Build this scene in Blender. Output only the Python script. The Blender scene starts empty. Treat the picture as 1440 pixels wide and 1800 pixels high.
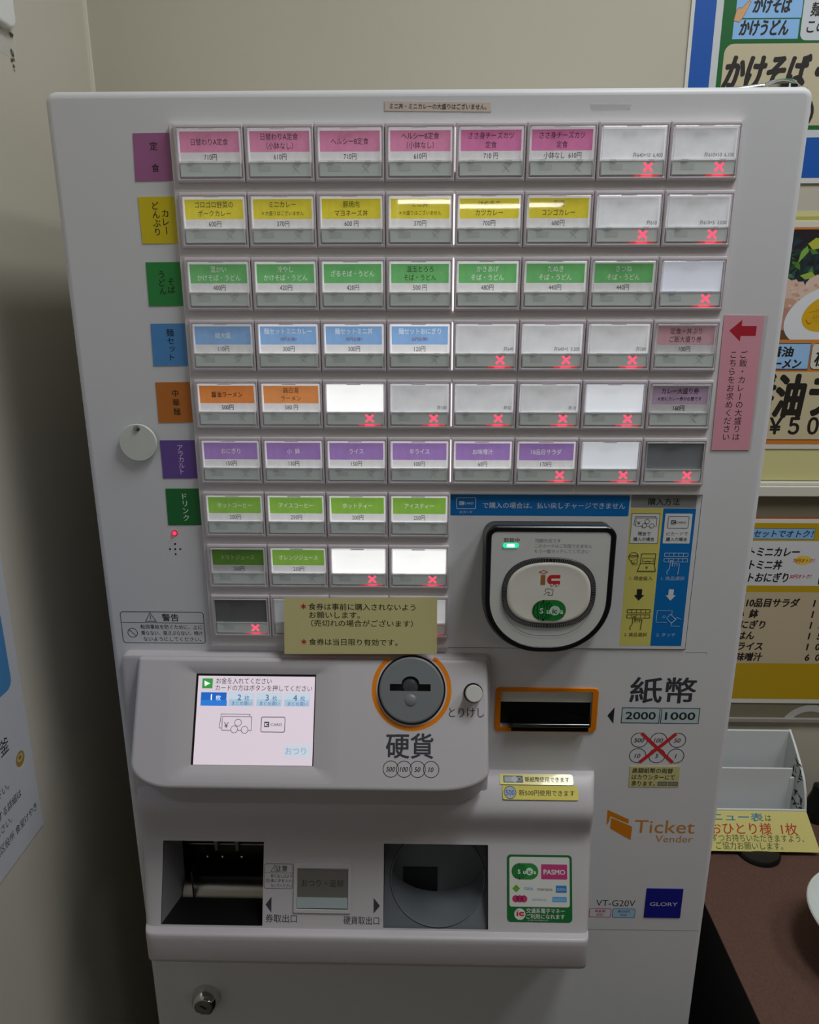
import bpy, math, random
from mathutils import Vector, Matrix
from mathutils.geometry import tessellate_polygon

random.seed(7)
SC = bpy.context.scene
COL = SC.collection
MM = 0.001

# ------------------------------------------------------------------ camera
cd = bpy.data.cameras.new('camera'); cam = bpy.data.objects.new('camera', cd); COL.objects.link(cam)
cd.sensor_fit = 'HORIZONTAL'; cd.sensor_width = 36.0; cd.lens = 32.43; cd.clip_start = 0.02; cd.clip_end = 60
_r = ((0.99977274, 0.02128723, -0.00114644), (-0.00476812, 0.27570656, 0.96123002), (0.02077801, -0.96100611, 0.27574541))
cam.matrix_world = Matrix(((_r[0][0], _r[1][0], _r[2][0], -0.0190), (_r[0][1], _r[1][1], _r[2][1], -0.5377), (_r[0][2], _r[1][2], _r[2][2], 1.3871), (0, 0, 0, 1)))
SC.camera = cam

# ------------------------------------------------------------------ world, exposure, lamps
w = bpy.data.worlds.new('world'); SC.world = w; w.use_nodes = True
w.node_tree.nodes['Background'].inputs[0].default_value = (0.9, 0.95, 1.0, 1)
w.node_tree.nodes['Background'].inputs[1].default_value = 0.004
vs = SC.view_settings
vs.view_transform = 'Standard'; vs.look = 'None'; vs.gamma = 1.0; vs.use_curve_mapping = False; vs.exposure = 0.0

def lamp(name, x, y, z, sx, sy, power, col=(0.95, 0.98, 1.0), aim=None, spread=math.pi):
    l = bpy.data.lights.new(name, 'AREA'); l.shape = 'RECTANGLE'; l.size = sx; l.size_y = sy; l.energy = power; l.color = col; l.spread = spread
    o = bpy.data.objects.new(name, l); o.location = (x, y, z); COL.objects.link(o)
    if aim: o.rotation_euler = (Vector(aim) - Vector((x, y, z))).to_track_quat('-Z', 'Y').to_euler()
    return o
LAMPS = [  # x, y, length x, length y, watts
    (1.00, -0.45, 0.25, 0.60, 5.5),
    (0.42, -0.34, 0.25, 0.45, 8.0),
    (0.55, -8.5, 2.00, 0.24, 3.0),
    (3.0, -4.0, 0.30, 1.20, 14.0),
]
CEIL = 2.5
for i, (lx, ly, sx, sy, pw) in enumerate(LAMPS):
    lamp('ceiling_lamp_light', lx, ly, CEIL - 0.075, sx, sy, pw)

# ------------------------------------------------------------------ materials
def lin(c): return c / 12.92 if c <= 0.04045 else ((c + 0.055) / 1.055) ** 2.4
def hexc(h): return tuple(lin(int(h[i:i + 2], 16) / 255) for i in (1, 3, 5)) + (1,)
_M = {}
def mat(name, h, rough=0.5, metal=0.0, emit=0.0, spec=0.5, coat=0.0, noise=0.0, nscale=60, bump=0.0, ecol=None):
    key = (name, h, rough, metal, emit, spec, coat, noise, ecol)
    if key in _M: return _M[key]
    m = bpy.data.materials.new(name); m.use_nodes = True; nt = m.node_tree; b = nt.nodes['Principled BSDF']
    b.inputs['Base Color'].default_value = hexc(h); b.inputs['Roughness'].default_value = rough; b.inputs['Metallic'].default_value = metal
    b.inputs['Specular IOR Level'].default_value = spec; b.inputs['Coat Weight'].default_value = coat
    if emit:
        b.inputs['Emission Color'].default_value = hexc(ecol or h); b.inputs['Emission Strength'].default_value = emit
    if noise or bump:
        tc = nt.nodes.new('ShaderNodeTexCoord'); n = nt.nodes.new('ShaderNodeTexNoise'); n.inputs['Scale'].default_value = nscale; n.inputs['Detail'].default_value = 5
        nt.links.new(tc.outputs['Object'], n.inputs['Vector'])
        if noise:
            mr = nt.nodes.new('ShaderNodeMapRange'); mr.inputs['From Min'].default_value = 0.25; mr.inputs['From Max'].default_value = 0.75
            mr.inputs['To Min'].default_value = 1 - noise; mr.inputs['To Max'].default_value = 1 + noise
            nt.links.new(n.outputs['Fac'], mr.inputs['Value'])
            mx = nt.nodes.new('ShaderNodeMix'); mx.data_type = 'RGBA'; mx.blend_type = 'MULTIPLY'; mx.inputs['Factor'].default_value = 1
            mx.inputs['A'].default_value = hexc(h); nt.links.new(mr.outputs['Result'], mx.inputs['B']); nt.links.new(mx.outputs['Result'], b.inputs['Base Color'])
            if emit:
                mm = nt.nodes.new('ShaderNodeMath'); mm.operation = 'MULTIPLY'; mm.inputs[1].default_value = emit
                nt.links.new(mr.outputs['Result'], mm.inputs[0]); nt.links.new(mm.outputs[0], b.inputs['Emission Strength'])
        if bump:
            bp = nt.nodes.new('ShaderNodeBump'); bp.inputs['Strength'].default_value = bump; bp.inputs['Distance'].default_value = 0.001
            nt.links.new(n.outputs['Fac'], bp.inputs['Height']); nt.links.new(bp.outputs['Normal'], b.inputs['Normal'])
    _M[key] = m
    return m
def ink(h, rough=0.55): return mat('print_ink', h, rough)
def lit(h, e): return mat('backlit_card', h, 0.6, emit=e, noise=0.07, nscale=220)
def glow(h, e): return mat('light', h, 0.4, emit=e)
def clear(name, gloss_rough=0.04, tint=1.0, haze=0.0, gl=0.045):
    key = (name,)
    if key in _M: return _M[key]
    m = bpy.data.materials.new(name); m.use_nodes = True; nt = m.node_tree; nt.nodes.clear()
    out = nt.nodes.new('ShaderNodeOutputMaterial'); tr = nt.nodes.new('ShaderNodeBsdfTransparent'); tr.inputs[0].default_value = (tint, tint, tint, 1)
    g = nt.nodes.new('ShaderNodeBsdfGlossy'); g.inputs['Roughness'].default_value = gloss_rough
    lw = nt.nodes.new('ShaderNodeLayerWeight'); lw.inputs[0].default_value = 0.5
    pw = nt.nodes.new('ShaderNodeMath'); pw.operation = 'POWER'; pw.inputs[1].default_value = 5; nt.links.new(lw.outputs['Facing'], pw.inputs[0])
    f = nt.nodes.new('ShaderNodeMath'); f.operation = 'MULTIPLY_ADD'; f.inputs[1].default_value = 0.9; f.inputs[2].default_value = gl; nt.links.new(pw.outputs[0], f.inputs[0])
    mx = nt.nodes.new('ShaderNodeMixShader'); nt.links.new(f.outputs[0], mx.inputs[0]); nt.links.new(tr.outputs[0], mx.inputs[1]); nt.links.new(g.outputs[0], mx.inputs[2])
    last = mx
    if haze:
        d = nt.nodes.new('ShaderNodeBsdfDiffuse'); d.inputs[0].default_value = (0.85, 0.86, 0.87, 1)
        m2 = nt.nodes.new('ShaderNodeMixShader'); m2.inputs[0].default_value = haze; nt.links.new(mx.outputs[0], m2.inputs[1]); nt.links.new(d.outputs[0], m2.inputs[2]); last = m2
    nt.links.new(last.outputs[0], out.inputs[0]); _M[key] = m
    return m

BODY = mat('painted_steel', '#dedee1', 0.42, spec=0.4, noise=0.012, nscale=9)
PLASTIC = mat('lilac_grey_plastic', '#c6c1c4', 0.40, spec=0.45)
FRAME = mat('button_frame_plastic', '#d2c8ce', 0.38)
GROOVE = mat('dark_seam', '#1c1b1b', 0.7)
BLACK = mat('black_plastic', '#0c0c0d', 0.35)
GLOSSBLACK = mat('glossy_black_plastic', '#08080a', 0.12, coat=0.5)
GREYP = mat('grey_plastic', '#75797b', 0.38)
CHROME = mat('chrome', '#d9d9d6', 0.12, metal=1.0)
STEEL = mat('brushed_steel', '#a9a49c', 0.32, metal=1.0)
WHITEP = mat('white_plastic', '#e6e8e6', 0.35)
CLEAR = clear('clear_acrylic', 0.02)
CLEAREDGE = clear('clear_acrylic_edge', 0.15, haze=0.42)
FILM = clear('clear_film', 0.18, haze=0.10, gl=0.012)

# ------------------------------------------------------------------ mesh builder (millimetres)
class Frame:
    def __init__(s, o, u, v): s.o = Vector(o); s.u = Vector(u).normalized(); s.v = Vector(v).normalized(); s.n = s.u.cross(s.v)
    def __call__(s, x, y, d=0.0): return s.o + s.u * x + s.v * y + s.n * d
def front(y): return Frame((0, y, 0), (1, 0, 0), (0, 0, 1))      # n points to -y, towards the visitor
FACE = Frame((0, -8, 1108), (1, 0, 0), (0, 0.4626, 0.8866))       # sloped operating face
TRAY = Frame((0, -13, 950), (1, 0, 0), (0, 0.3451, 0.9386))       # sloped pay-out panel
ORIG = {}

class MB:
    def __init__(s): s.v = []; s.f = []; s.m = []; s.mats = []
    def mi(s, m):
        if m not in s.mats: s.mats.append(m)
        return s.mats.index(m)
    def add(s, vs, fs, m):
        b = len(s.v); k = s.mi(m)
        s.v.extend(Vector(p) for p in vs)
        for f in fs: s.f.append([b + i for i in f]); s.m.append(k)
    def box(s, x0, x1, y0, y1, z0, z1, m):
        s.add([(x0, y0, z0), (x1, y0, z0), (x1, y1, z0), (x0, y1, z0), (x0, y0, z1), (x1, y0, z1), (x1, y1, z1), (x0, y1, z1)],
              [(0, 3, 2, 1), (4, 5, 6, 7), (0, 1, 5, 4), (1, 2, 6, 5), (2, 3, 7, 6), (3, 0, 4, 7)], m)
    def fbox(s, F, x0, x1, y0, y1, d0, d1, m):
        P = [F(x, y, d) for d in (d0, d1) for x, y in ((x0, y0), (x1, y0), (x1, y1), (x0, y1))]
        s.add(P, [(0, 3, 2, 1), (4, 5, 6, 7), (0, 1, 5, 4), (1, 2, 6, 5), (2, 3, 7, 6), (3, 0, 4, 7)], m)
    def loft(s, loops, m, cap0=False, cap1=False):
        n = len(loops[0]); vs = [p for l in loops for p in l]; fs = []
        for i in range(len(loops) - 1):
            for j in range(n):
                k = (j + 1) % n; fs.append((i * n + j, i * n + k, (i + 1) * n + k, (i + 1) * n + j))
        if cap0: fs.append(tuple(range(n))[::-1])
        if cap1: fs.append(tuple((len(loops) - 1) * n + j for j in range(n)))
        s.add(vs, fs, m)
    def fill(s, F, outer, holes, d, m):
        L = [[Vector((x, y, 0)) for x, y in outer]] + [[Vector((x, y, 0)) for x, y in h] for h in holes]
        pts = [p for l in L for p in l]; tri = tessellate_polygon(L); fs = []
        for a, b, c in tri:
            A, B, C = pts[a], pts[b], pts[c]
            fs.append((a, b, c) if (B - A).cross(C - A).z > 0 else (a, c, b))
        s.add([F(p.x, p.y, d) for p in pts], fs, m)
    def prism(s, F, outer, d0, d1, m, fillet=0.0, seg=3, holes=()):
        outer = ccw(outer)
        loops = [[F(x, y, d0) for x, y in outer]]
        last = outer
        if fillet:
            for i in range(seg + 1):
                a = i / seg * math.pi / 2; last = inset(outer, fillet * (1 - math.cos(a)))
                loops.append([F(x, y, d1 - fillet + fillet * math.sin(a)) for x, y in last])
        else: loops.append([F(x, y, d1) for x, y in outer])
        s.loft(loops, m, cap0=not holes)
        s.fill(F, last, holes, d1, m)
        for h in holes:
            h = ccw(h); s.loft([[F(x, y, d1) for x, y in h[::-1]], [F(x, y, d0) for x, y in h[::-1]]], m)
    def lathe(s, F, prof, m, cx=0, cy=0, seg=40, caps=True):
        loops = [[F(cx + r * math.cos(2 * math.pi * k / seg), cy + r * math.sin(2 * math.pi * k / seg), d) for k in range(seg)] for r, d in prof]
        s.loft(loops, m, cap0=caps and prof[0][0] > 0.01, cap1=caps and prof[-1][0] > 0.01)
    def tube(s, pts, r, m, seg=10):
        pts = [Vector(p) for p in pts]; loops = []
        for i, p in enumerate(pts):
            t = (pts[min(i + 1, len(pts) - 1)] - pts[max(i - 1, 0)]).normalized()
            a = t.cross(Vector((0.3, 0.2, 1))).normalized(); b = t.cross(a); rr = r[i] if isinstance(r, (list, tuple)) else r
            loops.append([p + (a * math.cos(2 * math.pi * k / seg) + b * math.sin(2 * math.pi * k / seg)) * rr for k in range(seg)])
        s.loft(loops, m, True, True)
    # ---- flat printed art on a frame; each layer sits 0.06 mm above the one below
    LAY = 0.06
    def poly(s, F, pts, m, L=1):
        s.fill(F, pts, [], L * s.LAY, m)
    def rect(s, F, x0, y0, x1, y1, m, L=1, r=0.0):
        s.poly(F, rrect(x0, y0, x1, y1, r), m, L)
    def disc(s, F, cx, cy, rx, m, L=1, ry=None, seg=32):
        s.poly(F, ell(cx, cy, rx, ry or rx, seg), m, L)
    def ring(s, F, cx, cy, r, wd, m, L=1, a0=0, a1=360, seg=40, ry=None):
        k = (ry or r) / r; pts = []
        for q in (r + wd / 2, r - wd / 2):
            pts.append([(cx + q * math.cos(math.radians(a0 + (a1 - a0) * i / seg)), cy + q * k * math.sin(math.radians(a0 + (a1 - a0) * i / seg))) for i in range(seg + 1)])
        vs = [F(x, y, L * s.LAY) for l in pts for x, y in l]; n = seg + 1
        s.add(vs, [(i, n + i, n + i + 1, i + 1)[::-1] for i in range(seg)], m)
    def line(s, F, pts, wd, m, L=1, closed=False):
        P = [Vector((x, y)) for x, y in pts]
        if closed: P = P + [P[0]]
        for j, (a, b) in enumerate(zip(P, P[1:])):
            t = b - a
            if t.length < 1e-6: continue
            t.normalize(); n = Vector((-t.y, t.x)) * wd / 2; a2 = a - t * wd * 0.45; b2 = b + t * wd * 0.45
            q = [a2 - n, b2 - n, b2 + n, a2 + n]
            s.add([F(p.x, p.y, L * s.LAY + (j % 3) * .008) for p in q], [(0, 1, 2, 3)], m)
    def outline(s, F, x0, y0, x1, y1, wd, m, L=1, r=0.0): s.line(F, rrect(x0, y0, x1, y1, r), wd, m, L, True)
    def text(s, F, t, x, y, size, m, L=2, al='c', bold=0.0, fit=None, mx=None, sx=1.0, shear=0.0, rot=0.0):
        V, P, wid, x0 = glyphs(t)
        if not V: return
        k = size * sx
        if fit: k = fit / wid
        if mx and wid * k > mx: k = mx / wid
        ox = {'c': -wid / 2, 'l': 0, 'r': -wid}[al]; c, sn = math.cos(math.radians(rot)), math.sin(math.radians(rot)); vs = []
        bb = bold * size
        for j, (dx, dy) in enumerate(((0, 0), (-1, 0), (1, 0), (0, -.9), (0, .9), (-.7, -.65), (.7, -.65), (-.7, .65), (.7, .65))[:9 if bold > .015 else 5] if bold else ((0, 0),)):
            vs = []
            for gx, gy in V:
                py = (gy - 0.38) * size; px = (gx - x0 + ox) * k + shear * py + dx * bb; py += dy * bb
                vs.append(F(x + px * c - py * sn, y + px * sn + py * c, L * s.LAY + j * .004))
            s.add(vs, P, m)
    def vtext(s, F, t, x, y, size, step, m, L=2, bold=0.0, dx=0.0, sx=1.0):
        for i, ch in enumerate(t):
            if ch == ' ': continue
            if ch == 'ー': s.line(F, [(x + dx * i, y - step * i + size * .38), (x + dx * i, y - step * i - size * .38)], size * .09 + bold * size * 2, m, L)
            elif ch in 'ッュャョ': s.text(F, ch, x + dx * i + size * .12, y - step * i + size * .12, size, m, L, bold=bold, sx=sx)
            else: s.text(F, ch, x + dx * i, y - step * i, size, m, L, bold=bold, sx=sx)
    def build(s, name, parent=None, at=None, smooth=None, bevel=0.0):
        lo = Vector((min(p[i] for p in s.v) for i in range(3))); hi = Vector((max(p[i] for p in s.v) for i in range(3)))
        c = Vector(at) if at is not None else (lo + hi) / 2
        me = bpy.data.meshes.new(name); me.from_pydata([(p - c) * MM for p in s.v], [], s.f)
        for m in s.mats: me.materials.append(m)
        me.polygons.foreach_set('material_index', s.m)
        if smooth is not None:
            me.polygons.foreach_set('use_smooth', [True] * len(s.f)); me.set_sharp_from_angle(angle=math.radians(smooth))
        me.update()
        o = bpy.data.objects.new(name, me); COL.objects.link(o); ORIG[o] = c
        place(o, parent)
        if bevel:
            b = o.modifiers.new('bevel', 'BEVEL'); b.width = bevel * MM; b.segments = 3; b.limit_method = 'ANGLE'; b.angle_limit = math.radians(40)
        return o
def place(o, parent):
    if parent: o.parent = parent; o.location = (ORIG[o] - ORIG[parent]) * MM
    else: o.location = ORIG[o] * MM
def empty(name, at, parent=None):
    o = bpy.data.objects.new(name, None); o.empty_display_size = 0.05; COL.objects.link(o); ORIG[o] = Vector(at); place(o, parent); return o
def tag(o, label, cat, group=None):
    o['label'] = label; o['category'] = cat
    if group: o['group'] = group
    return o
def struct(o): o['kind'] = 'structure'; return o
def lab(o, t): o['label'] = t; return o

def ell(cx, cy, rx, ry, seg=32): return [(cx + rx * math.cos(2 * math.pi * i / seg), cy + ry * math.sin(2 * math.pi * i / seg)) for i in range(seg)]
def rrect(x0, y0, x1, y1, r=0.0, n=5, ry=None):
    if x0 > x1: x0, x1 = x1, x0
    if y0 > y1: y0, y1 = y1, y0
    if not r: return [(x0, y0), (x1, y0), (x1, y1), (x0, y1)]
    R = r if isinstance(r, (list, tuple)) else (r, r, r, r)   # br, tr, tl, bl
    out = []
    for (cx, cy, sx, sy, a0), q in zip(((x1, y0, -1, 1, -90), (x1, y1, -1, -1, 0), (x0, y1, 1, -1, 90), (x0, y0, 1, 1, 180)), R):
        qx, qy = q if isinstance(q, tuple) else (q, q)
        if qx <= 0: out.append((cx, cy)); continue
        for i in range(n + 1):
            a = math.radians(a0 + 90 * i / n); out.append((cx + sx * qx + qx * math.cos(a), cy + sy * qy + qy * math.sin(a)))
    return out
def area(p): return sum(a[0] * b[1] - b[0] * a[1] for a, b in zip(p, p[1:] + p[:1])) / 2
def ccw(p): p = list(p); return p if area(p) > 0 else p[::-1]
def inset(p, d):
    if d == 0: return list(p)
    n = len(p); out = []
    for i in range(n):
        a, b, c = Vector(p[i - 1]), Vector(p[i]), Vector(p[(i + 1) % n])
        t1 = (b - a).normalized(); t2 = (c - b).normalized(); n1 = Vector((-t1.y, t1.x)); n2 = Vector((-t2.y, t2.x)); q = n1 + n2
        q = q.normalized() / max(0.35, q.normalized().dot(n1)); out.append((b.x + q.x * d, b.y + q.y * d))
    return out
_G = {}
def glyphs(t):
    k = t
    if k in _G: return _G[k]
    c = bpy.data.curves.new('lettering', 'FONT'); c.body = t; c.resolution_u = 3
    o = bpy.data.objects.new('lettering', c); m = o.to_mesh()
    V = [(v.co.x, v.co.y) for v in m.vertices]; P = [tuple(p.vertices) for p in m.polygons]
    fs = []
    for p in P:
        a = area([V[i] for i in p]); fs.append(p if a > 0 else p[::-1])
    x0 = min((v[0] for v in V), default=0); x1 = max((v[0] for v in V), default=0)
    o.to_mesh_clear(); bpy.data.objects.remove(o); bpy.data.curves.remove(c)
    _G[k] = (V, fs, max(x1 - x0, 1e-3), x0)
    return _G[k]

# ------------------------------------------------------------------ the room
XL, YB = -361.0, 300.0
WALLM = mat('wall_paint', '#c6c1b2', 0.75, spec=0.2, noise=0.03, nscale=3, bump=0.15)
def slab(name, a, m=WALLM):
    b = MB(); b.box(*a, m); return struct(b.build(name))
slab('wall_left', (XL - 80, XL, -10000, YB + 80, 0, CEIL * 1000))
slab('wall_back', (XL, 4600, YB, YB + 80, 0, CEIL * 1000), mat('wall_paint_back', '#c2bcab', 0.75, spec=0.2, noise=0.03, nscale=3, bump=0.15))
slab('wall_right', (4600, 4680, -10000, YB + 80, 0, CEIL * 1000))
slab('wall_front', (XL - 80, 4680, -10080, -10000, 0, CEIL * 1000))
slab('floor', (XL - 80, 4680, -10080, YB + 80, -60, 0), mat('floor_vinyl', '#171513', 0.5, noise=0.1, nscale=14))
slab('ceiling', (XL - 80, 4680, -10080, YB + 80, CEIL * 1000, CEIL * 1000 + 60), mat('ceiling_paint', '#c9c6bd', 0.8))
b = MB(); b.box(XL, XL + 3.0, YB - 3.0, YB, 0, CEIL * 1000, mat('caulk', '#e2dccb', 0.6)); struct(b.build('trim_1'))
RAIL = mat('white_rail', '#d9d6c8', 0.45)
b = MB(); b.box(245, 1400, YB - 10, YB, 1170, 1182, RAIL); b.box(245, 1400, YB - 6, YB, 1182, 1186, RAIL); struct(b.build('trim_2', bevel=1.0))
b = MB(); b.box(245, 1400, YB - 5, YB, 874, 878.5, mat('grey_rail', '#9a968c', 0.5)); struct(b.build('trim_3'))

# ceiling lamps
for (lx, ly, sx, sy, pw) in LAMPS:
    x, y, hx, hy = lx * 1000, ly * 1000, sx * 500, sy * 500
    t = empty('ceiling_light', (x, y, CEIL * 1000))
    b = MB(); F = Frame((x, y, CEIL * 1000), (1, 0, 0), (0, -1, 0))
    b.prism(F, rrect(-hx - 25, -hy - 25, hx + 25, hy + 25, 8), 0, 55, WHITEP); b.build('housing', t)
    b = MB(); T_ = ((-hy, -hy + 60), (hy - 60, hy)) if lx == 0.55 else ((-hy, hy),)
    for ya, yb in T_: b.prism(F, rrect(-hx, ya, hx, yb, 4), 55, 68, glow('#fff6e8', 22.0 if lx == 0.55 else 0.5))
    b.build('diffuser', t)
    tag(t, {1.00: 'ceiling light above the table, right of the ticket machine', 0.42: 'short ceiling light almost above the ticket machine', 0.55: 'wide ceiling light at the far end of the room', 3.0: 'long ceiling light over the right side of the room'}[lx], 'ceiling light')

# ------------------------------------------------------------------ the ticket machine
VM = empty('ticket_vending_machine', (-20.5, 145, 0))
tag(VM, 'tall pale grey ticket vending machine with lit selection buttons and a card reader', 'vending machine')
P6 = front(6)
X0, X1, ZT = -275.0, 234.5, 1521.5
BILL = (44.0, 1045.0, 119.8, 1079.0)
b = MB()
out = ccw(rrect(X0, 60, X1, ZT, 7.5))
FB = front(285)
loops = [[FB(x, z, 0) for x, z in inset(out, 2)]]
for i in range(7):
    a = i / 6 * math.pi / 2; q = inset(out, 5.0 * (1 - math.cos(a)))
    loops.append([P6(x, z, -5.0 + 5.0 * math.sin(a)) for x, z in q])
b.loft(loops, BODY, cap0=True)
b.fill(P6, q, [rrect(*BILL), rrect(-252, 838, -150, 948), rrect(-56, 838, 39, 956)], 0, BODY)
b.box(-262, 222, 30, 275, 0, 62, BLACK)
b.build('cabinet', VM, smooth=30)

# seams of the front door and the button bed
b = MB(); b.line(P6, [(128, 837), (231, 837.6)], 0.5, mat('faint_seam', '#9b9b99', 0.6), 1)
b.build('door_seam', VM)
b = MB(); b.line(P6, [(191, 1114.6), (208, 1114.8), (208, 1113)], 0.4, mat('faint_seam', '#9b9b99', 0.6), 1); b.build('door_seam', VM)
b = MB()
def lshape(e): return [(-191.2 - e, 1118.6 - e), (0.6 + e, 1118.6 - e), (0.6 + e, 1246.4 - e), (190.4 + e, 1246.4 - e), (190.4 + e, 1501 + e), (-191.2 - e, 1501 + e)]
b.poly(P6, [(-192.1, 1117.7), (1.5, 1117.7), (1.0, 1140), (190.6, 1140), (190.6, 1500), (-192.1, 1500)], GROOVE, 1)
b.prism(P6, lshape(-0.3), 0.1, 3.4, mat('button_bed_plastic', '#e2dedf', 0.35)); b.build('button_bed', VM)

# ---- selection buttons: 47 x 42 mm pitch
PX, PZ, GX, GZ = 47.0, 41.99, -188.0, 1500.0
FLOC = front(0)
def proto_frame():
    b = MB(); o = ccw(rrect(0.3, -36.4, 46.7, -0.2, 0.8, 2)); h = ccw(rrect(2.3, -33.8, 45.3, -2.9, 0.8, 2))
    F = FLOC
    b.loft([[F(x, z, -4.4) for x, z in o], [F(x, z, -0.9) for x, z in o], [F(x, z, -0.25) for x, z in inset(o, 0.3)], [F(x, z, 0) for x, z in inset(o, 0.9)],
            [F(x, z, 0) for x, z in inset(h, -0.7)], [F(x, z, -0.6) for x, z in h], [F(x, z, -4.4) for x, z in h]], FRAME)
    b.fbox(F, 2.0, 45.6, -34, -2.6, -4.4, -4.2, mat('button_well', '#59565a', 0.5))
    return b
def proto_cover():
    b = MB(); F = FLOC
    x0, x1, z0, z1, d0, d1 = 2.7, 44.9, -33.4, -3.1, -1.4, 1.0
    i = 0.7
    b.add([F(x0 + i, z0 + i, d1), F(x1 - i, z0 + i, d1), F(x1 - i, z1 - i, d1), F(x0 + i, z1 - i, d1)], [(0, 1, 2, 3)], CLEAR)
    o = ccw(rrect(x0, z0, x1, z1)); ii = ccw(rrect(x0 + i, z0 + i, x1 - i, z1 - i))
    b.loft([[F(x, z, d0) for x, z in o], [F(x, z, d1 - 0.4) for x, z in o], [F(x, z, d1) for x, z in ii]], CLEAREDGE)
    b.fbox(F, 3.2, 44.4, -23.7, -23.1, -.2, 0.3, CLEAREDGE)
    for cx in (11, 36): b.fbox(F, cx - 2, cx + 2, -24.4, -23.1, -.2, 0.5, CLEAREDGE)
    b.fbox(F, 18, 28, -3.7, -3.1, 0.0, 0.9, mat('cover_clip', '#d8d5d8', 0.3))
    return b
REDX = glow('#ff3a52', 2.6)
def proto_strip(sold):
    b = MB(); F = FLOC; g = mat('status_window', '#e2eae9', 0.45); gm = mat('status_mark_off', '#d2dad9', 0.5)
    b.fbox(F, 3.4, 44.2, -32.5, -23.8, -3.9, -.3, g)
    S = Frame(F(0, 0, -.3), F.u, F.v)
    b.rect(S, 9, -29.6, 17.5, -26, gm, 1)
    cx, cz = 34.2, -28.1
    for q in (1, -1):
        b.line(S, [(cx - 2.3, cz - 2.2 * q), (cx + 2.3, cz + 2.2 * q)], 1.25 if sold else 0.3, REDX if sold else mat('status_cross_off', '#c6cecd', 0.5), 2)
    if sold:
        b.fbox(F, cx - 8, cx + 8, -33.3, -32.7, -3.6, -1.6, glow('#e0102c', 0.9)); b.fbox(F, cx - 3.4, cx + 3.4, -33.3, -32.65, -3.5, -1.5, glow('#ff2040', 3.0))  # red glow leaking below the cross, put in as glowing slivers
    return b
PINK, YEL, GRN, BLU, ORA, PUR, LIM = '#e290b6', '#e8d840', '#70bf74', '#8fb9ea', '#e88c44', '#ab86cc', '#90c44e'
W_ = '#dcdadc'
def B(c, name, price, e=0.13, tc='#4a3d42', bold=0.0, sold=False): return ('card', c, name, price, e, tc, bold, sold)
def N(t, e=0.06, sold=True): return ('bento', '#dcdde0', t, '', e * 1.6 + .24, '#77777a', 0, sold)
def Z(c, e): return ('blank', c, '', '', e, '', 0, True)
TG, TW = '#4a4a40', '#f0f2ee'
ROWS = [
 [B(PINK, '日替わりA定食', '710円', .06), B(PINK, '日替わりA定食|（小鉢なし）', '610円', .08), B(PINK, 'ヘルシーB定食', '710円', .09), B(PINK, 'ヘルシーB定食|（小鉢なし）', '610円', .1), B('#e080b4', 'ささ身チーズカツ|定食', '710 円', .09), B('#e080b4', 'ささ身チーズカツ|定食', '小鉢なし  610円', .08), N('弁640×10  6,400', .06), N('弁610×10  6,100', .03)],
 [B(YEL, 'ゴロゴロ野菜の|ポークカレー', '600円', .1, TG), B(YEL, 'ミニカレー|*＊大盛りはございません', '370円', .1, TG), B(YEL, '豚焼肉|マヨネーズ丼', '600 円', .11, TG), B(YEL, 'ミニ丼|*＊大盛りはございません', '370円', .14, TG), B(YEL, 'けやきの|カツカレー', '700円', .14, TG), B(YEL, '新宿|コンゴカレー', '680円', .1, TG), N('弁610', .06), N('弁610×5  3,050', .03)],
 [B(GRN, '温かい|かけそば・うどん', '400円', .08, TW), B(GRN, '冷やし|かけそば・うどん', '420円', .12, TW), B(GRN, 'ざるそば・うどん', '420円', .14, TW), B(GRN, '温玉とろろ|そば・うどん', '500 円', .15, '#3c4a3c'), B(GRN, 'かきあげ|そば・うどん', '480円', .16, TW), B(GRN, 'たぬき|そば・うどん', '440円', .12, TW), B(GRN, 'きつね|そば・うどん', '440円', .07, TW), Z('#dfe2ee', .34)],
 [B(BLU, '麺大盛', '110円', .07, TW), B(BLU, '麺セットミニカレー|*70円お得!!', '300円', .18, TW), B(BLU, '麺セットミニ丼|*70円お得!!', '300円', .2, TW), B(BLU, '麺セットおにぎり|*30円お得!!', '120円', .24, TW), N('弁640', .1), N('弁640×5  3,200', .1), N('弁500', .06), B('#e6b4c2', '定食・丼ぶり|ご飯大盛り券', '100円', .02, '#4a3d42')],
 [B(ORA, '醤油ラーメン', '500円', .12, '#3a2a1c', .012), B('#ea9858', '鶏白湯|ラーメン', '580 円', .16, '#7a3f1c'), Z('#ffffff', .75), N('弁100', .08), N('弁50', .08), N('弁10', .06), Z('#e9ecf2', .5), B('#d2b4d6', 'カレー大盛り券|*＊別にカレー券が必要です', '160円', .01, '#3c3038', .012)],
 [B(PUR, 'おにぎり', '150円', .1, TW), B(PUR, '小  鉢', '130円', .13, TW), B(PUR, 'ライス', '150円', .16, TW), B(PUR, '半ライス', '100円', .18, TW), B(PUR, 'お味噌汁', '60円', .18, TW), B(PUR, '10品目サラダ', '170円', .14, TW, 0, True), Z('#e4e8ee', .46), Z('#8a8e94', .02)],
 [B(LIM, 'ホットコーヒー', '200円', .1, TW), B(LIM, 'アイスコーヒー', '250円', .16, TW), B(LIM, 'ホットティー', '200円', .19, TW), B(LIM, 'アイスティー', '250円', .18, TW)],
 [B('#6aa630', 'トマトジュース', '250円', 0, '#dcefc0'), B(LIM, 'オレンジジュース', '250円', .13, TW), Z('#ffffff', .75), Z('#ffffff', .8)],  # first card is unlit; its lime green is darkened to show that
 [Z('#6f7072', 0), Z('#d9dbe2', .12), Z('#e9eaee', .2), Z('#eef0f6', .3)],
]
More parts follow.
